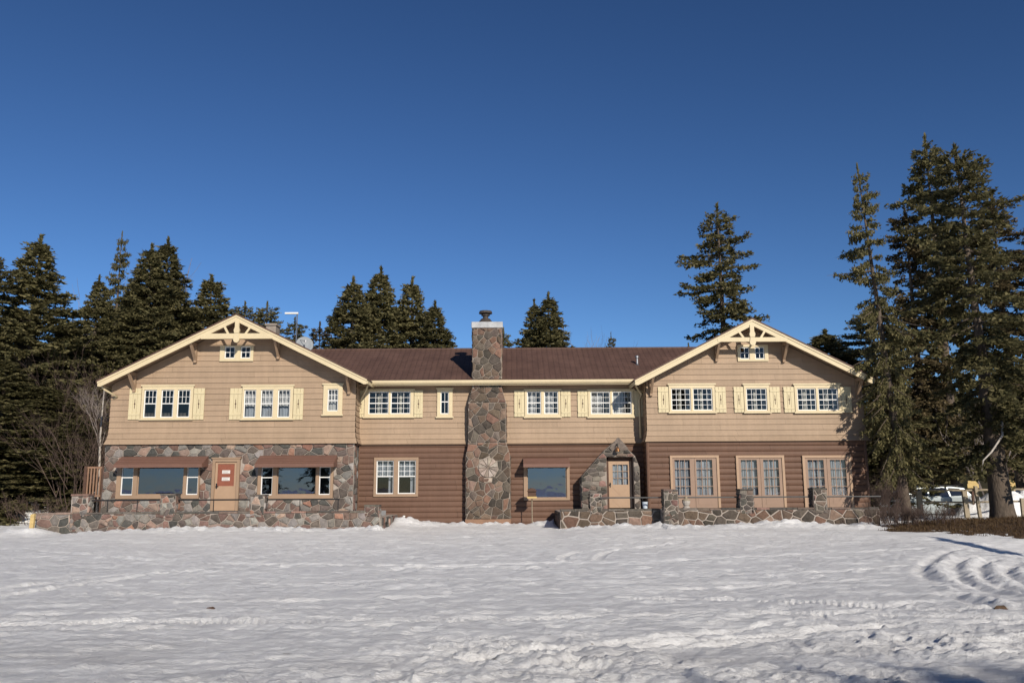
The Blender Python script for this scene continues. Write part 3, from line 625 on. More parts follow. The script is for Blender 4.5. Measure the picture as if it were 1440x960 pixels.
# --- awnings
def awning(px0,px1,yt,yb,Y,proj,mt):
    x0,x1=gx(px0,yb,Y-proj),gx(px1,yb,Y-proj); zt=gz((px0+px1)/2,yt,Y); z0=gz((px0+px1)/2,yb,Y-proj)
    mb=MB(); v=.12
    yo=Y-proj; yi=Y-.05; zl=z0+v
    top=lambda a,b,e:[(a,yi,zt+e),(b,yi,zt+e),(b,yo,zl+e),(a,yo,zl+e)]
    for k in range(5):    # lapped slats
        t0,t1=k/5,(k+1)/5
        ya,yb_=yi+(yo-yi)*t0,yi+(yo-yi)*t1; za,zb_=zt+(zl-zt)*t0,zt+(zl-zt)*t1
        mb.idx([(x0,ya,za),(x1,ya,za),(x1,yb_,zb_+.02),(x0,yb_,zb_+.02),(x0,ya,za-.03),(x1,ya,za-.03),(x1,yb_,zb_-.01),(x0,yb_,zb_-.01)],[(0,3,2,1),(4,5,6,7),(0,1,5,4),(1,2,6,5),(2,3,7,6),(3,0,4,7)])
    mb.box(x0,x1,yo-.02,yo,z0,zl+.02)
    for x in (x0,x1):
        mb.prismx([(yi,zt-.03),(yo,zl-.012),(yo,z0),(yi,z0+.03)],x-.008 if x==x0 else x+.001,x-.001 if x==x0 else x+.008)
    return mb.build('awning',mt,lodge,fix=True)
awning(159.5,284,641.5,657,YW,.75,M['awn']); awning(358,469,640,656.5,YW,.75,M['awn']); awning(736,801.5,643.5,656.5,YM,.85,M['awn'])
# --- chimney
CY=YM-.42
def px_poly(pts,Y): return [at(a,b,Y) for a,b in pts]
ctop=gz(684,461,CY); cap0=gz(684,461,CY); cap1=gz(684,452.5,CY)
xa,xb=gx(664.5,500,CY),gx(705.5,500,CY)
za=gz(684,545,CY); zsh=gz(684,566,CY)
xs0,xs1=gx(658.5,590,CY),gx(711.5,590,CY); zm0=gz(684,622,CY); xb0,xb1=gx(655,690,CY),gx(717.5,690,CY); zm1=gz(684,640,CY)
zpl=gz(684,729.5,CY)
mb=MB()
mb.box(xa,xb,CY,CY+.95,za,cap0)
secs=[((xa,xb),za,(xs0,xs1),zsh),((xs0,xs1),zsh,(xs0,xs1),zm0),((xs0,xs1),zm0,(xb0,xb1),zm1),((xb0,xb1),zm1,(xb0,xb1),zpl)]
out=[(xb0,zpl),(xb1,zpl),(xb1,zm1),(xs1,zm0),(xs1,zsh),(xb,za),(xa,za),(xs0,zsh),(xs0,zm0),(xb0,zm1)]
for (u0,u1),zt,(l0,l1),zl in secs: mb.prism([(l0,zl),(l1,zl),(u1,zt),(u0,zt)],CY,YM+.05)
ros=at(686.5,657,CY); rr_=.42
stones(mb,front(CY),[(xa,za-.001),(xb,za-.001),(xb,cap0),(xa,cap0)],.30,PAL_BROWN,rng,gap=.026,h=.04,asp=.95)
stones(mb,front(CY),[(xs0,zsh),(xs1,zsh),(xb,za),(xa,za)],.3,PAL_BROWN,rng,gap=.026,h=.04)
stones(mb,front(CY),[(xs0,zm0),(xs1,zm0),(xs1,zsh),(xs0,zsh)],.32,PAL_BROWN+[((.5,.47,.43),.45)],rng,gap=.026,h=.045,asp=1.0)
stones(mb,front(CY),[(xb0,zpl),(xb1,zpl),(xb1,zm1),(xs1,zm0),(xs0,zm0),(xb0,zm1)],.33,PAL_BROWN,rng,gap=.028,h=.045,asp=1.0,discs=[(ros[0],ros[1],rr_)])
for sp,xx,fl in ((sideL,xa,True),(sideR,xb,False)): stones(mb,sp(xx),rect(CY+.03,CY+.95,za,cap0),.3,PAL_BROWN,rng,gap=.026,h=.03,flip=fl)
for sp,x1_,x2_,fl in ((sideL,xs0,xb0,True),(sideR,xs1,xb1,False)):
    stones(mb,sp(x1_),rect(CY+.03,YM-.02,zm0,zsh),.3,PAL_BROWN,rng,gap=.026,h=.03,flip=fl); stones(mb,sp(x2_),rect(CY+.03,YM-.02,zpl,zm1),.3,PAL_BROWN,rng,gap=.026,h=.03,flip=fl)
chim=mb.build('chimney',[M['mortar_dark'],M['stone']],lodge,colors=True)
mb=MB(); mb.box(xa-.05,xb+.05,CY-.05,CY+1.0,cap0+.001,cap1); mb.build('chimney_cap',M['concrete'],chim,bevel=.02)
mb=MB(); fc=((xa+xb)/2-.08,CY+.45,cap1)
mb.lathe([(.36,0),(.30,.10),(.24,.16),(.2,.22)],fc,12); mb.lathe([(.12,.2),(.12,.42)],(fc[0],fc[1],fc[2]),12); mb.lathe([(.19,.36),(.19,.40)],fc,12); mb.lathe([(.30,.46),(.30,.475),(.27,.56),(.27,.565)],fc,14)
mb.build('flue',M['flue'],chim)
mb=MB(); mb.m=1; mb.col=(.20,.16,.13); mb.prism([(ros[0]+rr_*.98*math.cos(q*math.pi/14),ros[1]+rr_*.98*math.sin(q*math.pi/14)) for q in range(28)],CY-.02,CY+.01); n=12
for k in range(n):
    t0=2*math.pi*k/n+.1; t1=2*math.pi*(k+1)/n+.1-.05; r0=.05; r1=rr_*.97
    mb.col=pick([((.34,.28,.23),3),((.28,.225,.185),2),((.38,.33,.29),1)],rng)
    P=[(ros[0]+r0*math.cos((t0+t1)/2),ros[1]+r0*math.sin((t0+t1)/2)),(ros[0]+r1*math.cos(t0),ros[1]+r1*math.sin(t0)),(ros[0]+r1*1.0*math.cos((t0+t1)/2),ros[1]+r1*math.sin((t0+t1)/2)),(ros[0]+r1*math.cos(t1),ros[1]+r1*math.sin(t1))]
    mb.prism(P,CY-.05-.01*rng.random(),CY)
mb.col=(.4,.33,.27); mb.prism([(ros[0]-.16,ros[1]-.62),(ros[0]+.16,ros[1]-.62),(ros[0]+.18,ros[1]-.44),(ros[0]-.18,ros[1]-.44)],CY-.052,CY)
mb.build('stone_rosette',[M['mortar'],M['stone']],chim,colors=True,fix=True)
mb=MB(); mb.box(xb0-.02,xb1+.02,CY-.03,YM-.01,-.3,zpl-.002); mb.build('chimney_plinth',M['plinth'],chim)
# --- porch
PY=YM-.75
pout=px_poly([(818.5,716),(901,716),(901,657),(893,641),(880,628.5),(869,617),(850,633),(818.5,670)],PY)
pd=rng_px(853.5,642,892,716,PY); zfl=TERR
pout[0]=(pout[0][0],.3); pout[1]=(pout[1][0],.3); pout[7]=(pout[0][0],pout[7][1]); pout[2]=(pout[1][0],pout[2][1])
hole=(pd[0],pd[1],0,pd[3])
mb=MB()
lp=clip(pout,1,0,hole[0]); rp=clip(pout,-1,0,-hole[1]); mp_=clip(clip(clip(pout,-1,0,-hole[0]),1,0,hole[1]),0,-1,-hole[3])
for p in (lp,rp,mp_): mb.prism(p,PY,YM-.0)
stones(mb,front(PY),pout,.25,PAL_GREY,rng,holes=[hole],gap=.022,h=.04,asp=1.7,jit=.3)
stones(mb,sideL(pout[0][0]),rect(PY+.02,YM-.05,.3,pout[7][1]),.25,PAL_GREY,rng,gap=.022,h=.03,flip=True)
porch=mb.build('stone_porch',[M['mortar_dark'],M['stone']],lodge,colors=True,fix=False)
pk=px_poly([(860,633),(880.5,633),(883,630),(870,615),(868,615),(857,630)],PY)
mb=MB(); mb.m=1; mb.col=(.17,.14,.12); mb.prism(pk,PY-.07,PY-.03); mb.build('peak_stone',[M['mortar'],M['stone']],porch,colors=True,fix=True)
# entrance door
DY=PY+.38; ex=rng_px(856,648,888.5,714,DY); holes_=None
mb=MB(); mb.box(pd[0]-.02,ex[0],DY-.05,DY+.05,zfl,ex[3]+.06); mb.box(ex[1],pd[1]+.02,DY-.05,DY+.05,zfl,ex[3]+.06); mb.box(ex[0],ex[1],DY-.05,DY+.05,ex[3],pd[3]+.05); mb.build('door_frame',M['brownwood'],lodge)
g=rng_px(861.5,653,883,681,DY)
a,b=ex[0]+.005,ex[1]-.005; z0=zfl+.02; z1=ex[3]-.005
mb=MB(); mb.box(a,g[0],DY-.03,DY+.015,z0,z1); mb.box(g[1],b,DY-.03,DY+.015,z0,z1); mb.box(g[0],g[1],DY-.03,DY+.015,z0,g[2]); mb.box(g[0],g[1],DY-.03,DY+.015,g[3],z1)
cx=(a+b)/2
for dz in (0,-.52):   # chevron panels
    zc=g[2]-.32+dz
    for s in (-1,1): mb.prism([(cx,zc-.1),(cx,zc-.14),(cx+s*.34,zc+.2),(cx+s*.34,zc+.24)],DY-.038,DY-.03)
ed=mb.build('door',M['doorp'],lodge,fix=True)
mb=MB(); muntins(mb,g[0],g[1],g[2],g[3],3,3,DY-.02,DY+.0,.022); mb.build('glazing_bars',M['tan'],ed)
mb=MB(); mb.face([(g[0],DY,g[2]),(g[1],DY,g[2]),(g[1],DY,g[3]),(g[0],DY,g[3])]); mb.build('pane',M['glass'],ed)
curtain(g[0]-.02,g[1]+.02,g[2]-.02,g[3]+.02,DY+.06,ed,M['curtainb'],3)
mb=MB(); mb.box(a+.03,a+.08,DY-.04,DY-.03,z0+.85,z0+1.05); mb.tube([(a+.055,DY-.04,z0+.98),(a+.055,DY-.09,z0+.98)],.02,8); mb.lathe([(.0,-.03),(.03,-.02),(.03,.02),(0,.03)],(a+.055,DY-.1,z0+.98),8); mb.build('handle',M['black'],ed)
# roof vent pipe
vx,vz=at(896.5,521,38.2); mb=MB(); zv=zE+.02+sm*(38.2-eaveY); mb.lathe([(.12,-.05),(.05,.02),(.05,.28),(.09,.3),(.09,.38),(.02,.42)],(vx,38.2,zv),10); mb.build('vent_pipe',M['metal'],lodge)
# rear small chimney seen over the left gable slope
bx=gx(383,470,43); zc=topz(W['L'],bx); mb=MB(); mb.box(bx-.25,bx+.25,42.7,43.4,zc-.3,gz(383,459,43)); mb.box(bx-.30,bx+.30,42.63,43.47,gz(383,459,43)+.001,gz(383,456.5,43)); mb.build('rear_chimney',M['mortar_dark'],lodge)
# ------------------------------------------------------------------ things on the lodge
lm=at(868.5,631,PY-.25); t=empty('wall_lamp',(lm[0],PY-.06,lm[1]),'small copper bell lamp on a hook above the arched stone porch door','lamp')
mb=MB(); mb.tube([(lm[0],PY-.05,lm[1]+.12),(lm[0],PY-.12,lm[1]+.22),(lm[0],PY-.25,lm[1]+.2),(lm[0],PY-.25,lm[1]+.1)],.018,8); mb.box(lm[0]-.04,lm[0]+.04,PY-.066,PY-.05,lm[1]-.0,lm[1]+.2); mb.build('bracket',M['black'],t)
mb=MB(); mb.lathe([(.02,.09),(.05,.07),(.075,0),(.10,-.08),(.11,-.10)],(lm[0],PY-.25,lm[1]),14); mb.build('lamp_shade',M['copper'],t,smooth=True)
ax_,az_=at(418,441,40); bz=topz(W['L'],ax_)-.02
t=empty('antenna',(ax_,40,bz),'thin pole antenna with a flat white crossbar on the left gable roof','antenna')
mb=MB(); mb.tube([(ax_,40,bz),(ax_,40,az_)],.035,6); mb.build('mast',M['metal'],t)
mb=MB(); mb.box(gx(401,440,40),ax_+.05,39.94,40.06,az_-.02,az_+.06); mb.build('crossbar',M['white'],t)
sx_,sz_=at(428,486,38.6); bz=topz(W['L'],sx_)
t=empty('satellite_dish',(sx_,38.6,bz),'round pale grey satellite dish behind the rake of the left gable','satellite dish')
mb=MB(); mb.tube([(sx_,38.75,bz),(sx_,38.75,sz_-.1),(sx_,38.66,sz_)],.03,8); mb.build('mast',M['metal'],t)
mb=MB(); vs=[];fs=[];n=20
nrm=Vector((.35,-.9,.3)).normalized(); a_=nrm.orthogonal().normalized(); b_=nrm.cross(a_); c_=Vector((sx_,38.6,sz_+.02))
for i in range(5):
    r_=.4*i/4
    for k in range(n): t_=2*math.pi*k/n; vs.append(tuple(c_+a_*r_*math.cos(t_)+b_*r_*math.sin(t_)+nrm*(r_*r_*.6)))
for i in range(4):
    for k in range(n): fs.append((i*n+k,i*n+(k+1)%n,(i+1)*n+(k+1)%n,(i+1)*n+k))
mb.idx(vs,fs); o=mb.build('reflector',M['dishp'],t,smooth=True); md=o.modifiers.new('s','SOLIDIFY'); md.thickness=.02
mb=MB(); mb.tube([c_-b_*.38,c_+nrm*.4],.012,6); mb.lathe([(.04,-.05),(.04,.05)],tuple(c_+nrm*.42),8); mb.build('receiver_arm',M['metal'],t)
# ================================================================== TERRACES
def pier(mb,x0,x1,y0,y1,z0,z1,pal,size=.22):
    mb.box(x0,x1,y0,y1,z0,z1)
    stones(mb,front(y0),rect(x0,x1,z0,z1),size,pal,rng,gap=.028,h=.03,asp=1.2)
    stones(mb,sideL(x0),rect(y0,y1,z0,z1),size,pal,rng,gap=.028,h=.03,flip=True); stones(mb,sideR(x1),rect(y0,y1,z0,z1),size,pal,rng,gap=.028,h=.03)
def capst(mb,x0,x1,y0,y1,z,pal):
    x=x0
    while x<x1-.02:
        w=min(rng.uniform(.35,.75),x1-x); mb.m=1; mb.col=pick(pal,rng); mb.box(x+.008,x+w-.008,y0-.03*rng.random(),y1,z,z+.05+.02*rng.random()); x+=w
    mb.m=0
def dkeys(pal): return pal
# left terrace
TZL=gz(300,719.5,YT); TZR=gz(1080,714,YT); print('terrace z',TZL,TZR)
tl=empty('terrace_wall',(gx(300,730,YT),YT,0),'low fieldstone terrace wall with iron rail in front of the left stone wing','wall')
mb=MB(); x0=gx(102,735,YT); x1=gx(534,735,YT)
mb.box(x0,x1,YT,YT+.35,-.2,TZL-.05); stones(mb,front(YT),rect(x0,x1,-.05,TZL-.05),.27,PAL_WARM,rng,gap=.03,h=.045,asp=1.2); capst(mb,x0,x1,YT-.02,YT+.36,TZL-.05,PAL_GREY)
mb.box(x1-.35,x1,YT+.36,YM-.3,-.2,TZL-.25); stones(mb,sideR(x1),rect(YT+.1,YM-.3,-.1,TZL-.25),.31,PAL_WARM,rng,gap=.03,h=.04)
mb.build('stone_wall',[M['mortar'],M['stone']],tl,colors=True)
for a,b,yt in ((101,124,697),(226,247,696),(352,372,697),(513,533,712)):
    mb=MB(); pa,pb,_,zt=rng_px(a,yt,b,719,YT); pier(mb,pa,pb,YT-.03,YT+.42,TZL-.2 if a!=101 else -.1,zt,PAL_WARM); capst(mb,pa-.03,pb+.03,YT-.05,YT+.44,zt+.001,PAL_GREY); mb.build('pier',[M['mortar'],M['stone']],tl,colors=True)
mb=MB(); zr_=gz(300,702.5,YT); mb.tube([(gx(122,703,YT),YT+.18,zr_),(gx(476,702,YT),YT+.18,zr_)],.028,8); mb.build('rail',M['black'],tl)
for px in (148,190,298,420,474):
    mb=MB(); xx=gx(px,710,YT); mb.tube([(xx,YT+.18,TZL),(xx,YT+.18,zr_)],.018,6); mb.build('baluster',M['black'],tl)
# stepped-down left garden wall
gw=empty('garden_wall',(gx(75,735,YT-.2),YT-.2,0),'short lower fieldstone garden wall left of the left terrace','wall')
mb=MB(); xa_,xb_=gx(50,735,YT),gx(101.5,735,YT); zt=gz(75,723,YT); mb.box(xa_,xb_,YT-.0,YT+.35,-.2,zt); stones(mb,front(YT),rect(xa_,xb_,-.1,zt),.36,PAL_WARM,rng,gap=.035,h=.045); capst(mb,xa_,xb_,YT-.02,YT+.36,zt+.001,PAL_WARM); mb.build('stone_wall',[M['mortar'],M['stone']],gw,colors=True)
# right terrace
tr=empty('terrace_wall',(gx(1080,730,YT),YT,0),'low brown fieldstone terrace wall with three piers below the french doors','wall')
mb=MB(); x0=gx(934,735,YT); x1=gx(1238,735,YT)
mb.box(x0,x1,YT,YT+.35,-.2,TZR-.05); stones(mb,front(YT),rect(x0,x1,-.05,TZR-.05),.36,PAL_BROWN,rng,gap=.042,h=.035,asp=1.15); capst(mb,x0,x1,YT-.02,YT+.36,TZR-.05,PAL_GREY)
mb.box(x0,x0+.35,YT+.36,YT+.75,-.2,TZR-.05)
mb.build('stone_wall',[M['mortar'],M['stone']],tr,colors=True)
for a,b,yt in ((934,953,690),(1041,1059,689),(1144,1162,688.5)):
    mb=MB(); pa,pb,_,zt=rng_px(a,yt,b,714,YT); pier(mb,pa,pb,YT-.04,YT+.5,(TZR-.2 if a!=934 else -.1),zt,PAL_GREY); capst(mb,pa-.03,pb+.03,YT-.06,YT+.52,zt+.001,PAL_GREY); mb.build('pier',[M['mortar'],M['stone']],tr,colors=True)
zr_=gz(1080,698.5,YT)
mb=MB(); mb.tube([(gx(846,699,YT),YT+.62,zr_),(gx(934,698.5,YT),YT+.3,zr_),(gx(1242,698,YT),YT+.22,zr_)],.026,8); mb.build('rail',M['railg'],tr)
Y2=YT+.75
te=empty('entrance_terrace_wall',(gx(860,730,Y2),Y2,0),'low fieldstone wall with pale joints in front of the arched porch','wall')
mb=MB(); x0=gx(788,735,Y2); x1=gx(934,735,YT)+.02
ze_=TZR-.03; mb.box(x0,x1,Y2,Y2+.35,-.2,ze_-.05); stones(mb,front(Y2),rect(x0,x1,-.05,ze_-.05),.38,PAL_BROWN,rng,gap=.05,h=.035,asp=1.1); capst(mb,x0,x1,Y2-.02,Y2+.36,ze_-.05,PAL_GREY)
mb.box(x0,x0+.35,Y2+.36,YM-.3,-.2,ze_-.1); stones(mb,sideL(x0),rect(Y2+.1,YM-.3,-.1,ze_-.1),.31,PAL_BROWN,rng,gap=.04,h=.03,flip=True)
mb.build('stone_wall',[M['mortar'],M['stone']],te,colors=True)
mb=MB(); pa,pb,_,zt=rng_px(830,693.5,846,714,Y2); pier(mb,pa,pb,Y2-.03,Y2+.42,ze_-.2,zt,PAL_GREY,.2); mb.build('pier',[M['mortar'],M['stone']],te,colors=True)
# terrace floors
mb=MB(); mb.box(gx(102,735,YT)+.05,gx(534,735,YT)-.36,YT+.36,YW-.01,.1,TERR-.02); mb.box(gx(788,735,Y2)+.36,gx(934,735,YT)+.3,Y2+.36,PY+.35,.1,TERR-.02); mb.box(gx(934,735,YT)+.31,gx(1238,735,YT),YT+.36,YW-.01,.1,TERR-.025)
tag(mb.build('terrace_floor',M['concrete']),kind='structure')
exec_parts=True
# ================================================================== GROUND
def hash2(ix,iy,s):
    h=(ix.astype(np.int64)*374761393+iy.astype(np.int64)*668265263+s*1442695041)&0xffffffff
    h=((h^(h>>13))*1274126177)&0xffffffff
    return ((h^(h>>16))&0xffffff)/float(0xffffff)
def vnoise(x,y,s=0):
    ix=np.floor(x); iy=np.floor(y); fx=x-ix; fy=y-iy; u=fx*fx*fx*(fx*(fx*6-15)+10); v=fy*fy*fy*(fy*(fy*6-15)+10)
    a=hash2(ix,iy,s); b=hash2(ix+1,iy,s); c=hash2(ix,iy+1,s); d=hash2(ix+1,iy+1,s)
    return (a*(1-u)+b*u)*(1-v)+(c*(1-u)+d*u)*v-.5
def fbm(x,y,s=0,o=4,g=.5):
    t=0; a=1
    for k in range(o): t=t+a*vnoise(x*2**k+17.3*k,y*2**k-9.1*k,s+k); a*=g
    return t
def sstep(a,b,x): t=np.clip((x-a)/(b-a),0,1); return t*t*(3-2*t)
def polydist(x,y,pts):
    best=np.full(x.shape,1e9); arc=np.zeros(x.shape); sgn=np.zeros(x.shape); acc=0
    for (ax,ay),(bx,by) in zip(pts[:-1],pts[1:]):
        dx,dy=bx-ax,by-ay; L=math.hypot(dx,dy); t=np.clip(((x-ax)*dx+(y-ay)*dy)/(L*L),0,1)
        px,py=x-ax-t*dx,y-ay-t*dy; d=np.hypot(px,py); m_=d<best
        best=np.where(m_,d,best); arc=np.where(m_,acc+t*L,arc); sgn=np.where(m_,(dx*py-dy*px)/L,sgn); acc+=L
    return best,arc,sgn
def smoothpts(P,n=6):
    out=[]
    for i in range(len(P)-1):
        p0=P[max(i-1,0)];p1=P[i];p2=P[i+1];p3=P[min(i+2,len(P)-1)]
        for k in range(n):
            t=k/n; out.append(tuple(.5*(2*p1[j]+(p2[j]-p0[j])*t+(2*p0[j]-5*p1[j]+4*p2[j]-p3[j])*t*t+(3*p1[j]-p0[j]-3*p2[j]+p3[j])*t**3) for j in (0,1)))
    return out+[P[-1]]
G=ground_at
TRACKS=[]   # (points, half width, depth, tread)
for pts,w,dp,tr_ in [([(-120,882),(200,876),(500,874),(760,868),(1050,861),(1300,869),(1560,874)],.15,.045,True),
    ([(-80,891),(200,884),(500,882),(760,876),(1050,869),(1300,877),(1560,884)],.05,.02,False),
    ([(60,775),(160,783),(260,790),(400,794),(600,797),(760,801)],.14,.05,True),
    ([(-100,850),(40,832),(120,820),(240,806),(400,797)],.16,.055,True),([(-100,838),(40,822),(140,811),(230,803)],.12,.04,False),
    ([(880,838),(1000,842),(1150,850),(1300,858),(1500,862)],.14,.045,True),
    ([(560,800),(700,795),(900,792),(1100,782),(1200,777),(1310,770)],.16,.045,False),([(900,906),(1040,895),(1200,885),(1330,880),(1500,876)],.1,.05,False),
    ([(-40,762),(200,765),(450,771),(700,774),(950,772)],.07,.025,False),([(380,822),(620,815),(860,812),(1120,806),(1290,795)],.08,.03,False),([(250,846),(520,842),(800,832),(1060,822),(1250,812)],.07,.025,False),
    ([(650,925),(800,908),(960,893),(1130,872),(1290,850)],.09,.04,False),([(760,935),(900,915),(1060,900),(1230,885)],.08,.035,False),([(600,757),(850,760),(1100,757),(1280,760)],.09,.03,False),([(-50,868),(150,862),(420,858)],.06,.025,False),
    ([(790,790),(800,780),(850,772),(930,766)],.12,.04,False),([(840,790),(850,779),(880,771),(960,763)],.12,.04,False)]:
    TRACKS.append((smoothpts([G(*p) for p in pts]),w,dp,tr_))
RUTS=[]
for pts in [[(1420,768),(1345,772),(1305,790),(1296,803),(1312,815)],[(1480,776),(1395,778),(1350,788),(1343,802),(1360,818),(1400,832)],[(1500,783),(1420,784),(1380,793),(1378,805),(1400,822),(1460,836)],[(1330,837),(1370,850),(1400,857),(1440,860)],[(1540,795),(1450,793),(1415,800),(1430,815),(1500,830)]]:
    RUTS.append(smoothpts([G(*p) for p in pts]))
def terr(x,y):
    z=np.zeros(x.shape)
    # apron rising to the terraces
    z+= .16*sstep(24,31.2,y)*(1-.75*sstep(-14,-16.5,x))*(1-.6*sstep(-5,-3.5,x)*(1-sstep(1.2,2.5,x)))+.06*sstep(0,14,x)*sstep(24,30,y)
    z-= .35*sstep(31.6,34,y)*(np.abs(x)<18)*1.0*0
    # behind / left hill
    z+= sstep(33,60,y)*sstep(-16,-22,x)*2.6 + sstep(60,160,y)*3.5
    z+= .05*sstep(13.0,17.5,x)*sstep(24,30,y)
    z-= .5*sstep(11.5,15,x)*sstep(28,23,y)*sstep(9,17,y)
    return z
def zg(x,y): return float(terr(np.array([float(x)]),np.array([float(y)]))[0])
def snowz(x,y):
    z=terr(x,y); r=np.hypot(x,y)
    fade=1-sstep(70,140,r)
    z+= .07*fbm(x/7,y/5,3,3)*fade*sstep(5,10,r)
    z+= .03*fbm(x/2.6+.3*y/2.6,y/1.1,11,5,.6)*fade
    near=1-sstep(24,34,r)
    # wind carved, sun cupped crust: sharper crests
    q=fbm(x/.62,y/.34,23,4,.6); z+= (-.04*np.abs(q)+.012)*near*(.55+.9*sstep(-.2,.3,fbm(x/4,y/2.2,27,2)))
    q=fbm(x/.22,y/.17,29,2,.6); z+= .02*q*near
    fc=fbm(x/.9+.5*fbm(x/3,y/2,35,2),y/.30,37,3,.6); z+= .022*np.clip((fc-.12)*6,0,1)*(1-sstep(30,40,r))
    # lumpy trampled strip at the front
    band=sstep(10.6,9.0,y)*sstep(5.4,6.6,y)*np.clip(.45+1.2*fbm(x/2.2,y/1.5,31,2),.1,1.2)
    band2=sstep(12.5,9.5,y)*sstep(-1,3,x)*.3
    lum=1-np.abs(fbm(x/.34,y/.27,41,4,.55))*3.4
    z+= .05*(np.clip(lum,-.4,1)-.3)*(band+band2*.6)
    # bank along the walls
    yw=np.where((x>-4.8)&(x<1.7),36.2,np.where((x>1.7)&(x<5.4),32.55,31.85))
    dist=yw-y
    bank=np.exp(-((dist-.45)/.75)**2)*(.05+.26*np.clip(fbm(x/1.6,x*0+y/3,51,3),-.3,.6))*(np.abs(x+2.5)<16.5)*(1-sstep(12.6,13.6,x))
    z+= bank + np.exp(-((dist-.5)/.8)**2)*.07*np.abs(fbm(x/.35,y/.35,57,3))*3*(np.abs(x+2.5)<16.5)*(1-sstep(12.6,13.6,x))
    mid=(x>-4.8)&(x<1.7)
    z+= np.where(mid,.04*sstep(30,35,y),0)
    z+= .20*np.exp(-((x+4.45)/.7)**2-((y-35.4)/.9)**2)
    z+= 0
    z+= .35*np.clip(fbm(x/3,y/3,71,3),0,1)*sstep(38,44,y)*sstep(14,18,x)
    for pts,w,dp,td in TRACKS:
        d,a,s=polydist(x,y,pts); wob=1+.5*fbm(a/1.5,s*0,81,2)
        pr=-dp*np.exp(-(d/w)**4)+.22*dp*np.exp(-((d-w*1.35)/(w*.35))**2)
        if td: pr=pr+.015*np.exp(-(d/w)**4)*np.sin(2*math.pi*a/.095+np.where(s>0,9,-9)*d/w*.22)
        z+=pr*wob
    for pts in RUTS:
        d,a,s=polydist(x,y,pts); z+= -.05*np.exp(-(d/.12)**2)+.035*np.exp(-((s-.28)/.13)**2)*(d<1.2)*(1+2*fbm(x/.25,y/.25,91,3))+.025*np.exp(-(d/.5)**2)*np.abs(fbm(x/.16,y/.16,93,2))
    return z
DIRT=[(697,927,.05,.07),(404,917,.035,.05),(1407,857,.06,.10)]
def build_ground():
    half=R(37); na=600; ang=list(np.linspace(-half,half,na)); rest=list(np.linspace(half,2*math.pi-half,70))[1:-1]
    ang=np.array(ang+rest); nA=len(ang)
    rr=list(np.geomspace(2.,5.2,12)[:-1])+list(np.geomspace(5.2,44,430)[:-1])+list(np.geomspace(44,1500,46))
    rr=np.array(rr); nR=len(rr)
    A,Rr=np.meshgrid(ang,rr); x=(Rr*np.sin(A)).ravel(); y=(Rr*np.cos(A)).ravel(); z=snowz(x,y)
    co=np.column_stack([x,y,z]); co=np.vstack([co,[[0,0,0]]])
    i=np.arange(nR-1)[:,None]*nA; j=np.arange(nA)[None,:]; jn=(j+1)%nA
    q=np.stack([i+j,i+nA+j,i+nA+jn,i+jn],-1).reshape(-1,4)
    c=nR*nA; tri=np.stack([np.full(nA,c),np.arange(nA),(np.arange(nA)+1)%nA],-1)
    me=bpy.data.meshes.new('snow_ground'); nq=len(q); nt=len(tri)
    me.vertices.add(len(co)); me.vertices.foreach_set('co',co.ravel().astype(np.float32))
    me.loops.add(nq*4+nt*3); me.loops.foreach_set('vertex_index',np.concatenate([q.ravel(),tri.ravel()]).astype(np.int32))
    me.polygons.add(nq+nt); me.polygons.foreach_set('loop_start',np.concatenate([np.arange(nq)*4,nq*4+np.arange(nt)*3]).astype(np.int32))
    me.polygons.foreach_set('use_smooth',np.ones(nq+nt,bool))
    me.update(calc_edges=True); me.validate()
    d=np.zeros(len(co))
    for px,py,w,hh in DIRT:
        gx_,gy_=G(px,py); w2=w; e=((co[:,0]-gx_)/(w2*1.3))**2+((co[:,1]-gy_)/(w2*1.6))**2+1.6*fbm(co[:,0]/.12,co[:,1]/.15,101,3)
        d=np.maximum(d,np.clip(1.3-e,0,1)*.75)
    # faint brown meltwater / grit near the front edge and near the grass bank
    d=np.maximum(d,.16*np.clip(fbm(co[:,0]/1.3,co[:,1]/.7,111,4)*2.2+.25,0,1)*sstep(10.5,8,co[:,1])*sstep(3,6,np.hypot(co[:,0],co[:,1])))
    ca=me.color_attributes.new('dirt','FLOAT_COLOR','POINT'); ca.data.foreach_set('color',np.column_stack([d,d,d,np.ones(len(d))]).ravel().astype(np.float32))
    me.materials.append(M['snow']); o=bpy.data.objects.new('snow_ground',me); COL.objects.link(o); tag(o,kind='structure')
build_ground()
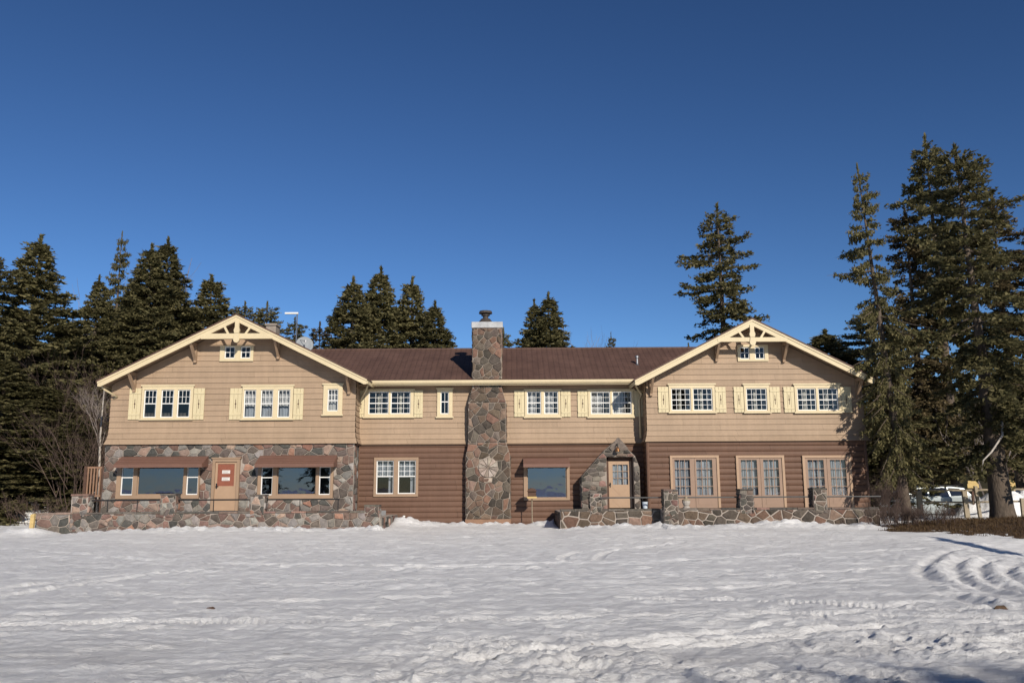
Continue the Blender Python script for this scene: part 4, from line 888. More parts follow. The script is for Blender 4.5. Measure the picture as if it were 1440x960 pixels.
# brown grass bank under the big spruces
GBX,GBY=20.0,30.6
def bankz(x,y):
    e=np.sqrt(((x-GBX)/6.3)**2+((y-GBY)/4.5)**2); e=e+.22*fbm(x/1.3,y/1.0,131,4)
    return snowz(x,y)*.0+terr(x,y)+.30*np.clip(1-e,-.3,1)+.05*fbm(x/.4,y/.4,133,3)
def build_bank():
    xs=np.arange(11.5,28,.09); ys=np.arange(24,35.5,.11); X,Y=np.meshgrid(xs,ys); x=X.ravel(); y=Y.ravel(); z=bankz(x,y)
    n=len(xs); k=np.arange(len(ys)-1)[:,None]*n+np.arange(n-1)[None,:]; k=k.ravel(); sn=snowz(x,y)
    keep=(z>sn-.08); keep=keep[k]|keep[k+1]|keep[k+n]|keep[k+n+1]; k=k[keep]
    f=np.stack([k,k+1,k+n+1,k+n],-1)
    me=bpy.data.meshes.new('grass_bank'); me.from_pydata(np.column_stack([x,y,z]).tolist(),[],f.tolist()); 
    for p in me.polygons: p.use_smooth=True
    me.materials.append(M['soil']); o=bpy.data.objects.new('grass_bank',me); COL.objects.link(o); tag(o,kind='structure')
    rg=np.random.default_rng(4); N_=42000; gx_=rg.uniform(12.5,27,N_); gy_=rg.uniform(24.5,35,N_); gz_=bankz(gx_,gy_); ok=gz_>snowz(gx_,gy_)-.01; gx_,gy_,gz_=gx_[ok],gy_[ok],gz_[ok]; m_=len(gx_)
    a=rg.uniform(0,6.28,m_); l=rg.uniform(.05,.16,m_); t=rg.uniform(.2,1.2,m_)
    bx=np.cos(a)*.012; by=np.sin(a)*.012; tx=np.cos(a+1.5)*np.sin(t)*l; ty=np.sin(a+1.5)*np.sin(t)*l; tz=np.cos(t)*l
    V=np.stack([np.column_stack([gx_-bx,gy_-by,gz_-.01]),np.column_stack([gx_+bx,gy_+by,gz_-.01]),np.column_stack([gx_+tx,gy_+ty,gz_+tz])],1).reshape(-1,3)
    me=bpy.data.meshes.new('dead_grass'); me.from_pydata(V.tolist(),[],np.arange(len(V)).reshape(-1,3).tolist()); me.materials.append(M['grass'])
    o=bpy.data.objects.new('dead_grass',me); COL.objects.link(o); tag(o,'matted brown dead grass under the large right hand spruces','grass',kind='stuff')
build_bank()
# snow banks by the car park
def snow_heap(cx,cy,rx,ry,h,seed):
    n=46; xs=np.linspace(-1.15,1.15,n); X,Y=np.meshgrid(xs,xs); r=np.sqrt(X**2+Y**2); x=cx+X.ravel()*rx; y=cy+Y.ravel()*ry
    z=terr(x,y)+h*(np.clip(1-r.ravel()**2,-.4,1))*(1+.7*fbm(x/.9,y/.9,seed,4))+.10*fbm(x/.25,y/.25,seed+5,3)-.03
    k=(np.arange(n-1)[:,None]*n+np.arange(n-1)[None,:]).ravel(); f=np.stack([k,k+1,k+n+1,k+n],-1)
    me=bpy.data.meshes.new('snow_bank'); me.from_pydata(np.column_stack([x,y,z]).tolist(),[],f.tolist())
    for p in me.polygons: p.use_smooth=True
    me.materials.append(M['snow']); o=bpy.data.objects.new('snow_bank',me); COL.objects.link(o); tag(o,kind='structure')
snow_heap(23.2,39.5,3.2,1.5,1.35,7); snow_heap(21.8,46.5,4,1.8,1.2,9); snow_heap(28,44,4,3,1.6,15); snow_heap(13.0,52,4,2,.7,17)
snow_heap(-21.5,40.5,2.6,2,.7,19); snow_heap(-26,44,4,2,.9,22)
# ================================================================== TREES
def conifer_mesh(seed,H=15.,RR=2.5,style='dense',rusty=False,step=None):
    rg=np.random.default_rng(seed); P=[];D=[];LEN=[];WID=[]
    tr=MB(); tr.tube([(0,0,-.6),(0,0,.2),(0.02,0,H*.3),(0,.03,H*.6),(0,0,H*.97)],[.30,.235,.18,.11,.015],9)
    zb_=H*(.03 if style=='dense' else .15 if style=='mid' else .17)
    z=H*.955; dz0={'dense':.24,'mid':.38,'open':.36}[style]
    while z>zb_:
        u=(H-z)/(H-zb_)
        if style=='dense': L=RR*min(u*1.25,u**.78)*1.06*(1 if u<.85 else 1-.6*(u-.85))
        elif style=='mid': L=RR*(u**.55)*(1.04-.22*u)
        else: L=RR*min(1,(u**.6)*1.15)*(1-.12*u)
        L=max(L,.12); ph1,ph2,ph3=(z*.9+seed,z*1.7+seed*2,z*.45+seed*5); nb=int(rg.integers(6,9)) if style=='dense' else int(rg.integers(4,7)) if style=='mid' else int(rg.integers(4,7)); a0=rg.uniform(0,6.28); wl=rg.uniform(.8,1.12)
        for b in range(nb):
            if style!='dense' and rg.random()<.14 and u>.1: continue
            az=a0+b*6.283/nb+rg.uniform(-.35,.35); irr=1+(.10 if style=='dense' else .22)*(math.sin(az+ph1)+.8*math.sin(2*az+ph2)+.7*math.sin(az*1-ph3)); bl=irr*(L*wl*rg.uniform(.45,1.15) if style!='dense' else L*wl*rg.uniform(.62,1.12))
            if rg.random()<.06 and u>.08: bl*=1.25
            el0=(.75-.95*u**.6 if style=='dense' else .6-.95*u**.5)+rg.uniform(-.12,.12); dr=np.array([math.cos(az),math.sin(az),0])
            n=max(2,int(bl/(.13 if style=='dense' else .13))); pos=np.array([0,0,max(zb_*.7,z+rg.uniform(-.22,.22)*min(1,u*5))]); pts=[pos.copy()]
            for k in range(n):
                t=k/n; el=el0-.35*math.sin(t*math.pi)*(.6+u)+.5*max(0,t-.6); d_=dr*math.cos(el)+np.array([0,0,math.sin(el)]); pos=pos+d_*bl/n; pts.append(pos.copy())
            if style!='dense' or True:
                if bl>.5: tr.tube([tuple(pts[0]),tuple(pts[len(pts)//2]),tuple(pts[-1])],[.03*min(1,bl/2)+.008,.02*min(1,bl/2)+.006,.004],3,cap=False)
            side=np.array([-math.sin(az),math.cos(az),0]); t0=.3 if style=='dense' else .12 if style=='mid' else .15
            for k in range(n):
                t=k/n
                if t<t0*min(1,u*3): continue
                p=pts[k+1]; sl=min(.62,.2+.34*bl*(1-abs(t-.55)))*(.75 if style=='dense' else 1.)
                d_=(pts[k+1]-pts[k]); d_/=np.linalg.norm(d_)
                for s in (-1,1):
                    if rg.random()<.12: continue
                    bd=d_*rg.uniform(.5,.9)+side*s*rg.uniform(.4,1.)+np.array([0,0,rg.uniform(-.45,.1)]); bd/=np.linalg.norm(bd)
                    L2=sl*rg.uniform(.5,1.15)*max(.35,(1-.55*t)); m_=max(2,int(L2/.11))
                    for q in range(m_):
                        c=p+bd*L2*(q+rg.random())/m_
                        for w in range(5 if style=='dense' else 4):
                            v=bd*rg.uniform(.3,1)+rg.normal(0,.55,3)+np.array([0,0,.12]); v/=np.linalg.norm(v)
                            P.append(c+rg.normal(0,.05,3)); D.append(v); LEN.append(rg.uniform(.10,.20)); WID.append(rg.uniform(.028,.058))
                v=d_+rg.normal(0,.3,3); v/=np.linalg.norm(v); P.append(p); D.append(v); LEN.append(.25); WID.append(.06)
        z-=dz0*rg.uniform(.7,1.3)*(.55+.6*u)
    for k in range(70): P.append(np.array([0,0,H-1.2*k/70])); v=rg.normal(0,.3+.9*k/70,3)+np.array([0,0,1]); D.append(v/np.linalg.norm(v)); LEN.append(.25); WID.append(.05)
    P=np.array(P);D=np.array(D);LEN=np.array(LEN)[:,None];WID=np.array(WID)[:,None]; n=len(P)
    rnd=rg.normal(0,1,(n,3)); S=np.cross(D,rnd); S/=np.linalg.norm(S,axis=1)[:,None]; Nn=np.cross(D,S)
    V=np.stack([P-D*LEN*.3, P+S*WID+Nn*WID*.5, P+D*LEN*.75, P-S*WID+Nn*WID*.5],1).reshape(-1,3)
    me=bpy.data.meshes.new('crown'); nv=len(V); nf=n
    me.vertices.add(nv); me.vertices.foreach_set('co',V.ravel().astype(np.float32)); me.loops.add(nv); me.loops.foreach_set('vertex_index',np.arange(nv,dtype=np.int32))
    me.polygons.add(nf); me.polygons.foreach_set('loop_start',(np.arange(nf)*4).astype(np.int32)); me.update(calc_edges=True)
    me.materials.append(M['needle_br'] if rusty else M['needle'])
    o=tr.build('trunk',M['bark'],None,smooth=True); tm=o.data; bpy.data.objects.remove(o)
    print('conifer',style,nf); return me,tm
PROTO={}
for key,(sd,st,ru) in {'d0':(1,'dense',0),'d1':(2,'dense',0),'d2':(3,'dense',0),'m0':(4,'mid',0),'m1':(5,'mid',0),'m2':(8,'mid',1),'o0':(6,'open',0),'o1':(7,'open',1)}.items(): PROTO[key]=conifer_mesh(sd,style=st,rusty=bool(ru))
trng=random.Random(9)
def conifer(px,py,Y,Rm,key,label,group,zbase=None,hs=None,lean=0):
    if key[0]=='d': Rm*=1.62
    elif key[0]=='m': Rm*=1.3
    x,zt=at(px,py,Y); zb_=zg(x,Y) if zbase is None else zbase; H=zt-zb_
    t=empty('spruce_tree',(x,Y,zb_-.05),label,'tree',group); cm,tm=PROTO[key]; a=trng.uniform(0,6.28)
    if lean: t.rotation_euler=(0,lean,0); t.location.x-=H*math.sin(lean)
    for nm,me in (('trunk',tm),('crown',cm)):
        o=bpy.data.objects.new(nm,me); COL.objects.link(o); o.parent=t; o.rotation_euler=(0,0,a); s=Rm/2.5; o.scale=(s,s,H/15.) if nm=='crown' else (max(.5,H/16),max(.5,H/16),H/15.)
        if nm=='trunk': o.scale=(s*.5+H/30,s*.5+H/30,H/15.)
        ORIG[o.name]=ORIG[t.name]
    return t
GL='spruces behind the left wing'; GM='spruces behind the main roof'; GR='tall spruces at the right end'
conifer(58,330,46,2.9,'d0','broad dense spruce near the left picture edge with a tall blunt cone',GL)
conifer(-12,350,43,2.3,'m0','spruce cut by the left picture edge',GL)
conifer(140,387,50,1.9,'d1','slim pointed spruce between the broad left spruce and the tallest thin one',GL)
conifer(172,326,56,1.5,'o0','thin gappy spruce with a rounded tip left of the left gable',GL)
conifer(214,343,52,2.7,'d2','dense spruce with its tip just left of its taller twin above the left gable',GL)
conifer(237,334,54,2.9,'d1','tallest dense spruce behind the upper left slope of the left gable',GL)
conifer(298,386,56,3.1,'d0','stout spruce with a blunt top just left of the left gable peak',GL)
conifer(345,424,60,2.4,'m0','small dark spruce poking up just right of the left gable peak',GL)
conifer(376,424,61,2.2,'m1','small dark spruce tip above the right slope of the left gable',GL)
conifer(415,446,62,2.2,'m0','short spruce standing behind the rooftop antenna',GL)
conifer(450,453,64,2.4,'m2','short rusty brown conifer behind the satellite dish',GL)
conifer(497,389,56,2.9,'d1','leftmost spruce of the dense clump behind the main roof',GM)
conifer(536,375,58,2.9,'d2','tallest spruce of the dense clump behind the main roof',GM)
conifer(580,389,59,2.8,'d0','third spruce from the left of the clump behind the main roof',GM)
conifer(612,423,57,2.6,'d1','short rightmost spruce of the clump behind the main roof',GM)
conifer(708,461,60,1.8,'m1','small spruce half hidden behind the stone chimney',GM)
conifer(771,411,58,2.6,'d2','stout spruce standing alone behind the roof right of the chimney',GM)
conifer(751,421,59,2.2,'d0','narrower spruce leaning close to the left of the lone stout spruce',GM)
conifer(859,467,64,.9,'m0','tiny needle thin spruce tip above the main roof',GM)
conifer(968,482,60,1.6,'m1','little spruce tip at the left foot of the right gable slope',GM)
conifer(1008,286,50,2.9,'m0','tall ragged spruce rising behind the left slope of the right gable',GR)
conifer(1205,230,34.6,1.6,'o0','tall slender gappy spruce beside the right end of the lodge',GR,lean=-.062)
conifer(1272,293,44,3.1,'o1','rusty sparse spruce between the slender one and the giants',GR)
conifer(1300,190,43.5,2.5,'m1','giant spruce with the highest tip in the picture',GR)
conifer(1342,203,33.2,2.75,'m0','giant dark spruce with the second highest tip and the thick trunk in front',GR,zbase=.25,lean=-.03)
conifer(1393,268,45,2.6,'m2','tall brownish spruce right of the two giant tips',GR)
conifer(1462,300,44,2.9,'m1','spruce reaching in from the right picture edge',GR)
conifer(1160,463,44,3.4,'d1','low dark spruce behind the right slope of the right gable',GR)
conifer(1225,430,41,2.6,'m1','mid height spruce filling in behind the slender one',GR)
GF='filler spruces in the dense wood left of the lodge'
for (px,py,Y,r_,k,l) in [(22,425,50,3,'d1','spruce low in the left wood just right of the picture edge'),(98,452,54,3,'d2','spruce low in the left wood between two tall cones'),(120,475,60,3.2,'d0','far spruce in the wood behind the slim pointed one'),(165,425,60,3.2,'d1','spruce below the thin gappy one in the left wood'),(190,405,62,3.2,'d2','back row spruce left of the twin spruces'),(262,428,62,3.2,'d0','back row spruce in the gap right of the twin spruces'),(320,445,64,3,'d1','back row spruce just behind the left gable peak'),(75,540,41,2.6,'d1','lower front spruce with branches down to the snow left of the lodge'),(10,500,40,2.6,'d2','lower front spruce in the bottom left corner of the wood'),(112,585,39.5,1.6,'m1','small front spruce close to the wooden side stair')]: conifer(px,py,Y,r_,k,l,GF)
GB='distant spruces seen under the big right spruces'
for (px,py,Y,r_,k,l) in [(1240,545,62,3.4,'d0','distant spruce right behind the lodge corner'),(1300,520,66,3.6,'d1','distant spruce in the middle of the right background'),(1365,530,64,3.5,'d2','distant spruce behind the thick right trunk'),(1425,515,66,3.6,'d0','distant spruce by the right picture edge'),(1270,590,74,4,'d2','farthest spruce above the amber cabin'),(1460,560,60,3.5,'d1','distant spruce beyond the right picture edge')]: conifer(px,py,Y,r_,k,l,GB)
# thick foreground trunk flare + dead bent limb
def tree_at(x,y,H,r_,key,label,group):
    t=empty('spruce_tree',(x,y,-.05),label,'tree',group); cm,tm=PROTO[key]; a=trng.uniform(0,6.28)
    for nm,me in (('trunk',tm),('crown',cm)):
        o=bpy.data.objects.new(nm,me); COL.objects.link(o); o.parent=t; o.rotation_euler=(0,0,a); o.scale=(r_/2.5,r_/2.5,H/15) 
# trees behind the photographer and off to the right (they cast the shadows at the front edge and on the right)
GH='spruces behind the photographer'
SUN_AZ=R(24); SUN_EL=R(24); dirx,diry=math.sin(SUN_AZ),-math.cos(SUN_AZ)
def shadow_tree(tx,ty,H,r_,key,label): t=(H)/math.tan(SUN_EL); tree_at(tx+dirx*t,ty+diry*t,H,r_,key,label,GH)
for k,(tx,ty,H,r_,key) in enumerate([(2.5,8.25,13,2.8,'d0'),(3.3,8.4,12,2.8,'d1'),(4.2,8.1,14,3,'m0'),(1.4,7.9,12.5,2.8,'d2'),(6.5,5.6,13,3,'d1'),(-3.5,3.5,14,3,'d0')]):
    shadow_tree(tx,ty,H,r_,key,'unseen spruce behind the camera')
for k_,(x_,y_,h_) in enumerate([(-18,-22,9),(-22,-27,12),(-27,-24,11)]): tree_at(x_,y_,h_,2.6,'o0' if k_%2 else 'm1','unseen spruce reflected in the picture windows',GH)
sx0,sy0=G(1290,752,.12)
shadow_tree(sx0,sy0,8.5,1.9,'d0','young spruce just outside the right of the frame')
# bare trees & bushes
def twigs(name,parent,x,y,z,h,spread,nstem,depth,mt,seed,r0=.02,lean=.35):
    rg=random.Random(seed); mb=MB()
    def grow(p,d,l,r_,k):
        q=p+d*l; mid=p+d*l*.5+Vector((rg.uniform(-1,1),rg.uniform(-1,1),rg.uniform(-1,1)))*l*.06
        mb.tube([p,mid,q],[r_,r_*.8,r_*.55],3,cap=False)
        if k>0:
            for c in range(rg.choice((2,3,3))):
                nd=(d+Vector((rg.uniform(-1,1),rg.uniform(-1,1),rg.uniform(-.3,.9)))*.62).normalized(); grow(p+d*l*rg.uniform(.45,1),nd,l*rg.uniform(.55,.8),r_*.6,k-1)
    for s in range(nstem):
        a=rg.uniform(0,6.28); rr_=rg.random()**.5*spread; d_=Vector((math.cos(a)*rg.random()*lean,math.sin(a)*rg.random()*lean,1)).normalized()
        grow(Vector((x+math.cos(a)*rr_,y+math.sin(a)*rr_*.6,z)),d_,h*rg.uniform(.3,.45),r0,depth)
    return mb.build(name,mt,parent)
def bush(name,px,Y,h,spread,nstem,depth,mt,seed,label,cat,group=None,r0=.012,py=730,lean=.6,dz=0):
    x=gx(px,py,Y); z=zg(x,Y)+dz; t=twigs(name,None,x,Y,z-.1,h,spread,nstem,depth,mt,seed,r0,lean); tag(t,label,cat,group); return t
bush('bare_bush',1258,31.0,1.0,.9,60,4,M['twig'],1,'bare brown bush at the right end of the terrace wall','bush',r0=.010,dz=.05)
bush('bare_bush',1308,31.0,.9,1.0,60,4,M['twig'],2,'low bare brown bush in front of the car doors','bush',r0=.010,dz=.05)
bush('bare_bush',1251,33.0,1.9,.35,22,4,M['twig'],3,'taller upright bare bush just behind the end of the right terrace','bush',dz=.1)
bush('bare_bush',1252,35.3,2.0,.3,10,3,M['twig'],13,'thin bare shrub rising in front of the car bonnet','bush',dz=.1)
bush('bare_tree',118,38.5,7.0,.9,16,4,M['twig'],4,'reddish brown leafless thicket left of the lodge corner','tree',r0=.022,lean=.3)
bush('bare_tree',98,42,8.2,1.2,12,4,M['twig'],14,'leafless brown thicket farther back in the left wood','tree',r0=.022,lean=.3)
bush('bare_tree',100,60,17,.3,2,4,M['twig2'],5,'faint leafless tree right of the broad left spruce','tree',r0=.09,lean=.2)
bush('bare_tree',172,60,16,.3,2,4,M['twig2'],15,'pale leafless tree below the thin gappy spruce','tree',r0=.09,lean=.2)
bush('bare_tree',820,66,13.2,.6,4,5,M['twig2'],6,'faint leafless tree above the main roof right of the lone spruce','tree',r0=.07,lean=.3)
bush('bare_tree',843,62,12.6,.3,5,5,M['twig'],16,'round brown leafless tree above the main roof','tree',r0=.07,lean=.4)
bush('bare_tree',1400,42,6,.5,4,4,M['twig2'],17,'pale leafless tree right of the thick spruce trunk','tree',r0=.05,lean=.3)
bush('bare_bush',40,38,1.6,1.5,30,3,M['twig'],18,'low brown brush in the snow at the bottom left','bush',r0=.014)
bush('bare_bush',85,36.5,1.3,.8,18,3,M['twig'],19,'low brown brush by the garden wall','bush',r0=.014)
# pale birch stem
bxx,_=at(142,650,38.2); t=empty('birch_tree',(bxx,38.2,.1),'slender pale bare birch just left of the lodge corner','tree')
mb=MB(); P=[(bxx,38.2,.0),(bxx-.02,38.2,2),(bxx-.12,38.2,4),(bxx-.10,38.2,6.5)]; mb.tube(P,[.07,.06,.045,.02],7); mb.build('trunk',M['birch'],t,smooth=True)
twigs('branch',t,bxx-.08,38.2,3.6,3.2,.1,4,4,M['twig2'],8,.02,.5)
# dead bent limb on the thick trunk
bigx=gx(1342,203,33.2)
mb=MB(); mb.tube([(bigx-.1,33.1,3.6),(bigx-.15,32.2,4.0),(bigx-.35,31.9,3.5),(bigx-.9,31.8,2.9),(bigx-1.3,31.7,2.6),(bigx-1.4,31.7,2.2)],[.06,.05,.04,.035,.025,.012],6)
big=[o for o in bpy.data.objects if o.get('label','').startswith('giant dark spruce')][0]
# ORIG stored at empty location
mb.build('dead_limb',M['birch'],big,smooth=True)
mb=MB(); mb.lathe([(.62,-.6),(.50,.0),(.42,.5),(.38,1.4),(.34,2.6),(.30,4.2),(.2,6)],(bigx,33.2,.3),12); mb.build('trunk_base',M['bark'],big,smooth=True)
# ================================================================== CAR
CX0=gx(1236,720,40.5); CX1=gx(1377,720,40.5); cl=CX1-CX0; cy=41.4; cz0=zg((CX0+CX1)/2,cy)-.12
t=empty('parked_car',((CX0+CX1)/2,cy,cz0),'silver estate car parked behind the bare bushes at the right','car')
k=cl/4.7
side=[(0,.32),(.02,.62),(.12,.76),(.55,.86),(1.15,.96),(1.9,1.0),(4.3,1.03),(4.58,.98),(4.68,.80),(4.7,.45),(4.62,.28),(4.2,.22),(.5,.2)]
mb=MB(); Wc=.88
def carpoly(pts,y0,y1,inn0=0,inn1=0): return [(CX0+a*k,cz0+b) for a,b in pts]
def arch(cx_,r_=.36,n=8): return [(cx_+r_*math.cos(math.pi-math.pi*i/n),.33+r_*math.sin(math.pi*i/n)*1.0) for i in range(n+1)]
body=[(0,.30),(.02,.62),(.12,.76),(.55,.86),(1.15,.96),(1.9,1.0),(4.3,1.03),(4.58,.98),(4.68,.80),(4.7,.45),(4.62,.25)]+arch(3.78)[::-1]+[(3.40,.22),(1.3,.22)]+arch(.9)[::-1]+[(.5,.25)]
body=[(a,max(b,.2)) for a,b in body][::-1]
P=[(CX0+a*k,cz0+b) for a,b in body][::-1]
P=P[::-1]
mb.prism(P,cy-Wc,cy+Wc); bo=mb.build('body',M['carpaint'],t,fix=True,bevel=.05)
cab=[(1.15,.97),(1.95,1.42),(2.3,1.48),(3.6,1.49),(4.2,1.42),(4.56,1.02)]
mb=MB(); vs=[];n=len(cab)
for yy,inn in ((-1,0),(1,0)):
    for a,b in cab: vs.append((CX0+a*k,cy+yy*(Wc-.04-(b-.97)*.32),cz0+b))
mb.idx(vs,[tuple(range(n)),tuple(range(2*n-1,n-1,-1))]+[(i,i+n,(i+1)%n+n,(i+1)%n) for i in range(n)]); mb.build('cabin',M['carpaint'],t,fix=True,bevel=.03)
for s in (-1,1):
    for w in ([(1.52,1.02),(2.0,1.37),(2.42,1.41),(2.42,1.03)],[(2.5,1.03),(2.5,1.41),(3.35,1.42),(3.42,1.04)],[(3.5,1.04),(3.44,1.42),(3.95,1.39),(4.25,1.06)]):
        mb=MB(); f=lambda a,b,e:(CX0+a*k,cy+s*(Wc-.04-(b-.97)*.32+e),cz0+b); m_=len(w)
        mb.idx([f(a,b,.012) for a,b in w]+[f(a,b,-.01) for a,b in w],[tuple(range(m_)),tuple(range(2*m_-1,m_-1,-1))]+[(i,i+m_,(i+1)%m_+m_,(i+1)%m_) for i in range(m_)])
        mb.build('side_window',M['carglass'],t,fix=True)
for (a0,b0,a1,b1,nm) in ((1.22,1.02,1.9,1.40,'windscreen'),(4.24,1.42,4.56,1.06,'rear_window')):
    mb=MB(); dx=-.014 if nm=='windscreen' else .014; y0=Wc-.12-(b0-.97)*.32; y1=Wc-.12-(b1-.97)*.32
    mb.face([(CX0+a0*k+dx,cy-y0,cz0+b0+.01),(CX0+a0*k+dx,cy+y0,cz0+b0+.01),(CX0+a1*k+dx,cy+y1,cz0+b1+.01),(CX0+a1*k+dx,cy-y1,cz0+b1+.01)]); mb.build(nm,M['black'],t)
for wx in (.9,3.78):
    for s in (-1,1):
        mb=MB(); c=(CX0+wx*k,cz0+.31); yy=cy+s*(Wc-.2); ring=lambda r_,y_:[(c[0]+r_*math.cos(i*math.pi/10),y_,c[1]+r_*math.sin(i*math.pi/10)) for i in range(20)]
        def drum(mb,prof):
            vs=[];n=20
            for r_,y_ in prof: vs+=ring(r_,y_)
            fs=[(i*n+q,i*n+(q+1)%n,(i+1)*n+(q+1)%n,(i+1)*n+q) for i in range(len(prof)-1) for q in range(n)]+[tuple(range(n)),tuple(range((len(prof)-1)*n,len(prof)*n))]; mb.idx(vs,fs)
        drum(mb,[(.30,yy-.1),(.32,yy-.08),(.32,yy+.08),(.30,yy+.1)]); w_=mb.build('wheel',M['rubber'],t,fix=True)
        mb=MB(); drum(mb,[(.2,yy+s*.102),(.19,yy+s*.115),(.05,yy+s*.10)]); mb.build('rim',M['metal'],w_,fix=True)
for s in (-1,1):
    mb=MB(); mb.prism([(CX0+4.48*k,cz0+.78),(CX0+4.70*k,cz0+.76),(CX0+4.66*k,cz0+1.0),(CX0+4.50*k,cz0+1.04)],cy+s*Wc-.05 if s<0 else cy+Wc-.14,cy+s*Wc+.14 if s<0 else cy+Wc+.05); mb.build('tail_lamp',M['redlamp'],t,fix=True)
    mb=MB(); mb.prism([(CX0-.012,cz0+.62),(CX0+.34*k,cz0+.64),(CX0+.42*k,cz0+.80),(CX0+.09*k,cz0+.75)],cy+s*Wc-.03 if s<0 else cy+Wc-.2,cy+s*Wc+.2 if s<0 else cy+Wc+.03); mb.build('headlight',M['chrome'],t,fix=True)
    mb=MB(); mb.box(CX0+1.45*k,CX0+1.63*k,cy+s*(Wc+.02),cy+s*(Wc+.2),cz0+.98,cz0+1.12); mb.build('wing_mirror',M['carpaint'],t,bevel=.03)
    for xx in (1.45,2.45,3.42):
        mb=MB(); mb.box(CX0+xx*k-.006,CX0+xx*k+.006,cy+s*(Wc+.001),cy+s*(Wc+.003),cz0+.32,cz0+1.0); mb.build('door_seam',M['black'],t)
    for xx in (2.2,3.2):
        mb=MB(); mb.box(CX0+xx*k-.1,CX0+xx*k+.1,cy+s*(Wc+.004),cy+s*(Wc+.035),cz0+.86,cz0+.89); mb.build('door_handle',M['carpaint'],t)
mb=MB()
for s in (-1,1): mb.tube([(CX0+2.2*k,cy+s*.58,cz0+1.50),(CX0+2.3*k,cy+s*.58,cz0+1.54),(CX0+4.0*k,cy+s*.58,cz0+1.53),(CX0+4.1*k,cy+s*.58,cz0+1.45)],.018,6)
mb.build('roof_rail',M['black'],t)
for xa_,xb_ in ((CX0-.03,CX0+.1),(CX1-.1,CX1+.03)): mb=MB(); mb.box(xa_,xb_,cy-Wc+.1,cy+Wc-.1,cz0+.27,cz0+.52); mb.build('bumper',M['black'],t,bevel=.02)
# ================================================================== FENCE, SIGN, CABINS, SMALL THINGS
fy=36.6
ft=empty('wooden_fence',(gx(1360,730,fy),fy,.2),'weathered wooden post and rail fence beside the thick spruce trunk','fence')
for a,b,yt,lean in ((1290,1297,690,0),(1356,1362.5,690,.05),(1375,1379,683,.1),(1411,1417,702,-.1),(1436,1442,700,0)):
    mb=MB(); x0,x1,_,zt=rng_px(a,yt,b,730,fy); xm=(x0+x1)/2; w=(x1-x0)/2; zb0=zg(xm,fy)-.2
    mb.idx([(xm-w-lean+dx*2*w,fy-.06+dy*.12,zb0) if False else (xm+(dx-.5)*2*w+(-lean if z_ else 0),fy-.06+dy*.12,(zt if z_ else zb0)) for z_ in (0,1) for dx,dy in ((0,0),(1,0),(1,1),(0,1))],[(0,3,2,1),(4,5,6,7),(0,1,5,4),(1,2,6,5),(2,3,7,6),(3,0,4,7)]); mb.build('post',M['wood'],ft)
for z_ in (.78,1.28):
    mb=MB(); mb.tube([(gx(1293,700,fy)+.05,fy+.1,z_+.22),(gx(1362,700,fy),fy+.1,z_+.18),(gx(1414,700,fy),fy+.1,z_+.22),(gx(1470,700,fy),fy+.1,z_+.2)],.045,6); mb.build('rail',M['wood'],ft)
sy=39.2; x0,x1,z0,z1=rng_px(1360,680,1376,686,sy); t=empty('trail_sign',((x0+x1)/2,sy,.2),'small blank yellow wooden sign board on a post by the thick spruce trunk','sign')
mb=MB(); mb.box(x0,x1,sy-.03,sy+.03,z0,z1); mb.box(x0+.04,x1-.04,sy-.02,sy+.02,z1+.001,z1+.14); mb.build('board',M['yellowwood'],t,bevel=.01); mb=MB(); mb.box((x0+x1)/2-.05,(x0+x1)/2+.05,sy+.03,sy+.12,0,z1); mb.build('post',M['brownwood'],t)
def cabin(px0,px1,pyt,pyb,Y,wall,label,nm='cabin'):
    x0,x1,z0,z1=rng_px(px0,pyt,px1,pyb,Y); zb_=zg((x0+x1)/2,Y)-.2; t=empty(nm,((x0+x1)/2,Y,zb_),label,'building')
    hs=[(x0+(x1-x0)*f,x0+(x1-x0)*f+1.1,zb_+1.2,zb_+2.3) for f in (.2,.6)]
    mb=MB(); wall_with_holes(mb,x0,x1,zb_,z1,hs,Y,Y+.2); mb.box(x0,x0+.2,Y+.201,Y+6,zb_,z1); mb.box(x1-.2,x1,Y+.201,Y+6,zb_,z1); mb.box(x0,x1,Y+6.001,Y+6.2,zb_,z1)
    z=zb_
    while z<z1-.2: mb.tube([(x0-.1,Y-.01,z+.12),(x1+.1,Y-.01,z+.12)],.09,6) if not any(h[2]-.1<z+.12<h[3]+.1 for h in hs) else None; z+=.24
    mb.build('wall',wall,t)
    mb=MB(); mb.prismx([(Y-.7,z1-.15),(Y+3.1,z1+1.6),(Y+6.9,z1-.15),(Y+6.9,z1-.02),(Y+3.1,z1+1.75),(Y-.7,z1-.02)],x0-.5,x1+.5); mb.build('roof',M['roof'],t,fix=True)
    for h in hs:
        mb=MB(); mb.box(h[0],h[1],Y+.1,Y+.14,h[2],h[3]); w_=mb.build('window',M['bluegl'],t)
        mb=MB(); mb.box(h[0]-.08,h[0],Y-.12,Y+.05,h[2]-.08,h[3]+.08); mb.box(h[1],h[1]+.08,Y-.12,Y+.05,h[2]-.08,h[3]+.08); mb.box(h[0],h[1],Y-.12,Y+.05,h[3],h[3]+.08); mb.box(h[0],h[1],Y-.12,Y+.05,h[2]-.08,h[2]); mb.build('frame',M['yellowwood'],w_)
cabin(1236,1295,664,690,64,M['amber'],'distant amber log cabin seen under the right spruces')
cabin(1420,1500,662,695,50,M['yellowwood'],'yellow log building with blue windows at the right picture edge','log_building')
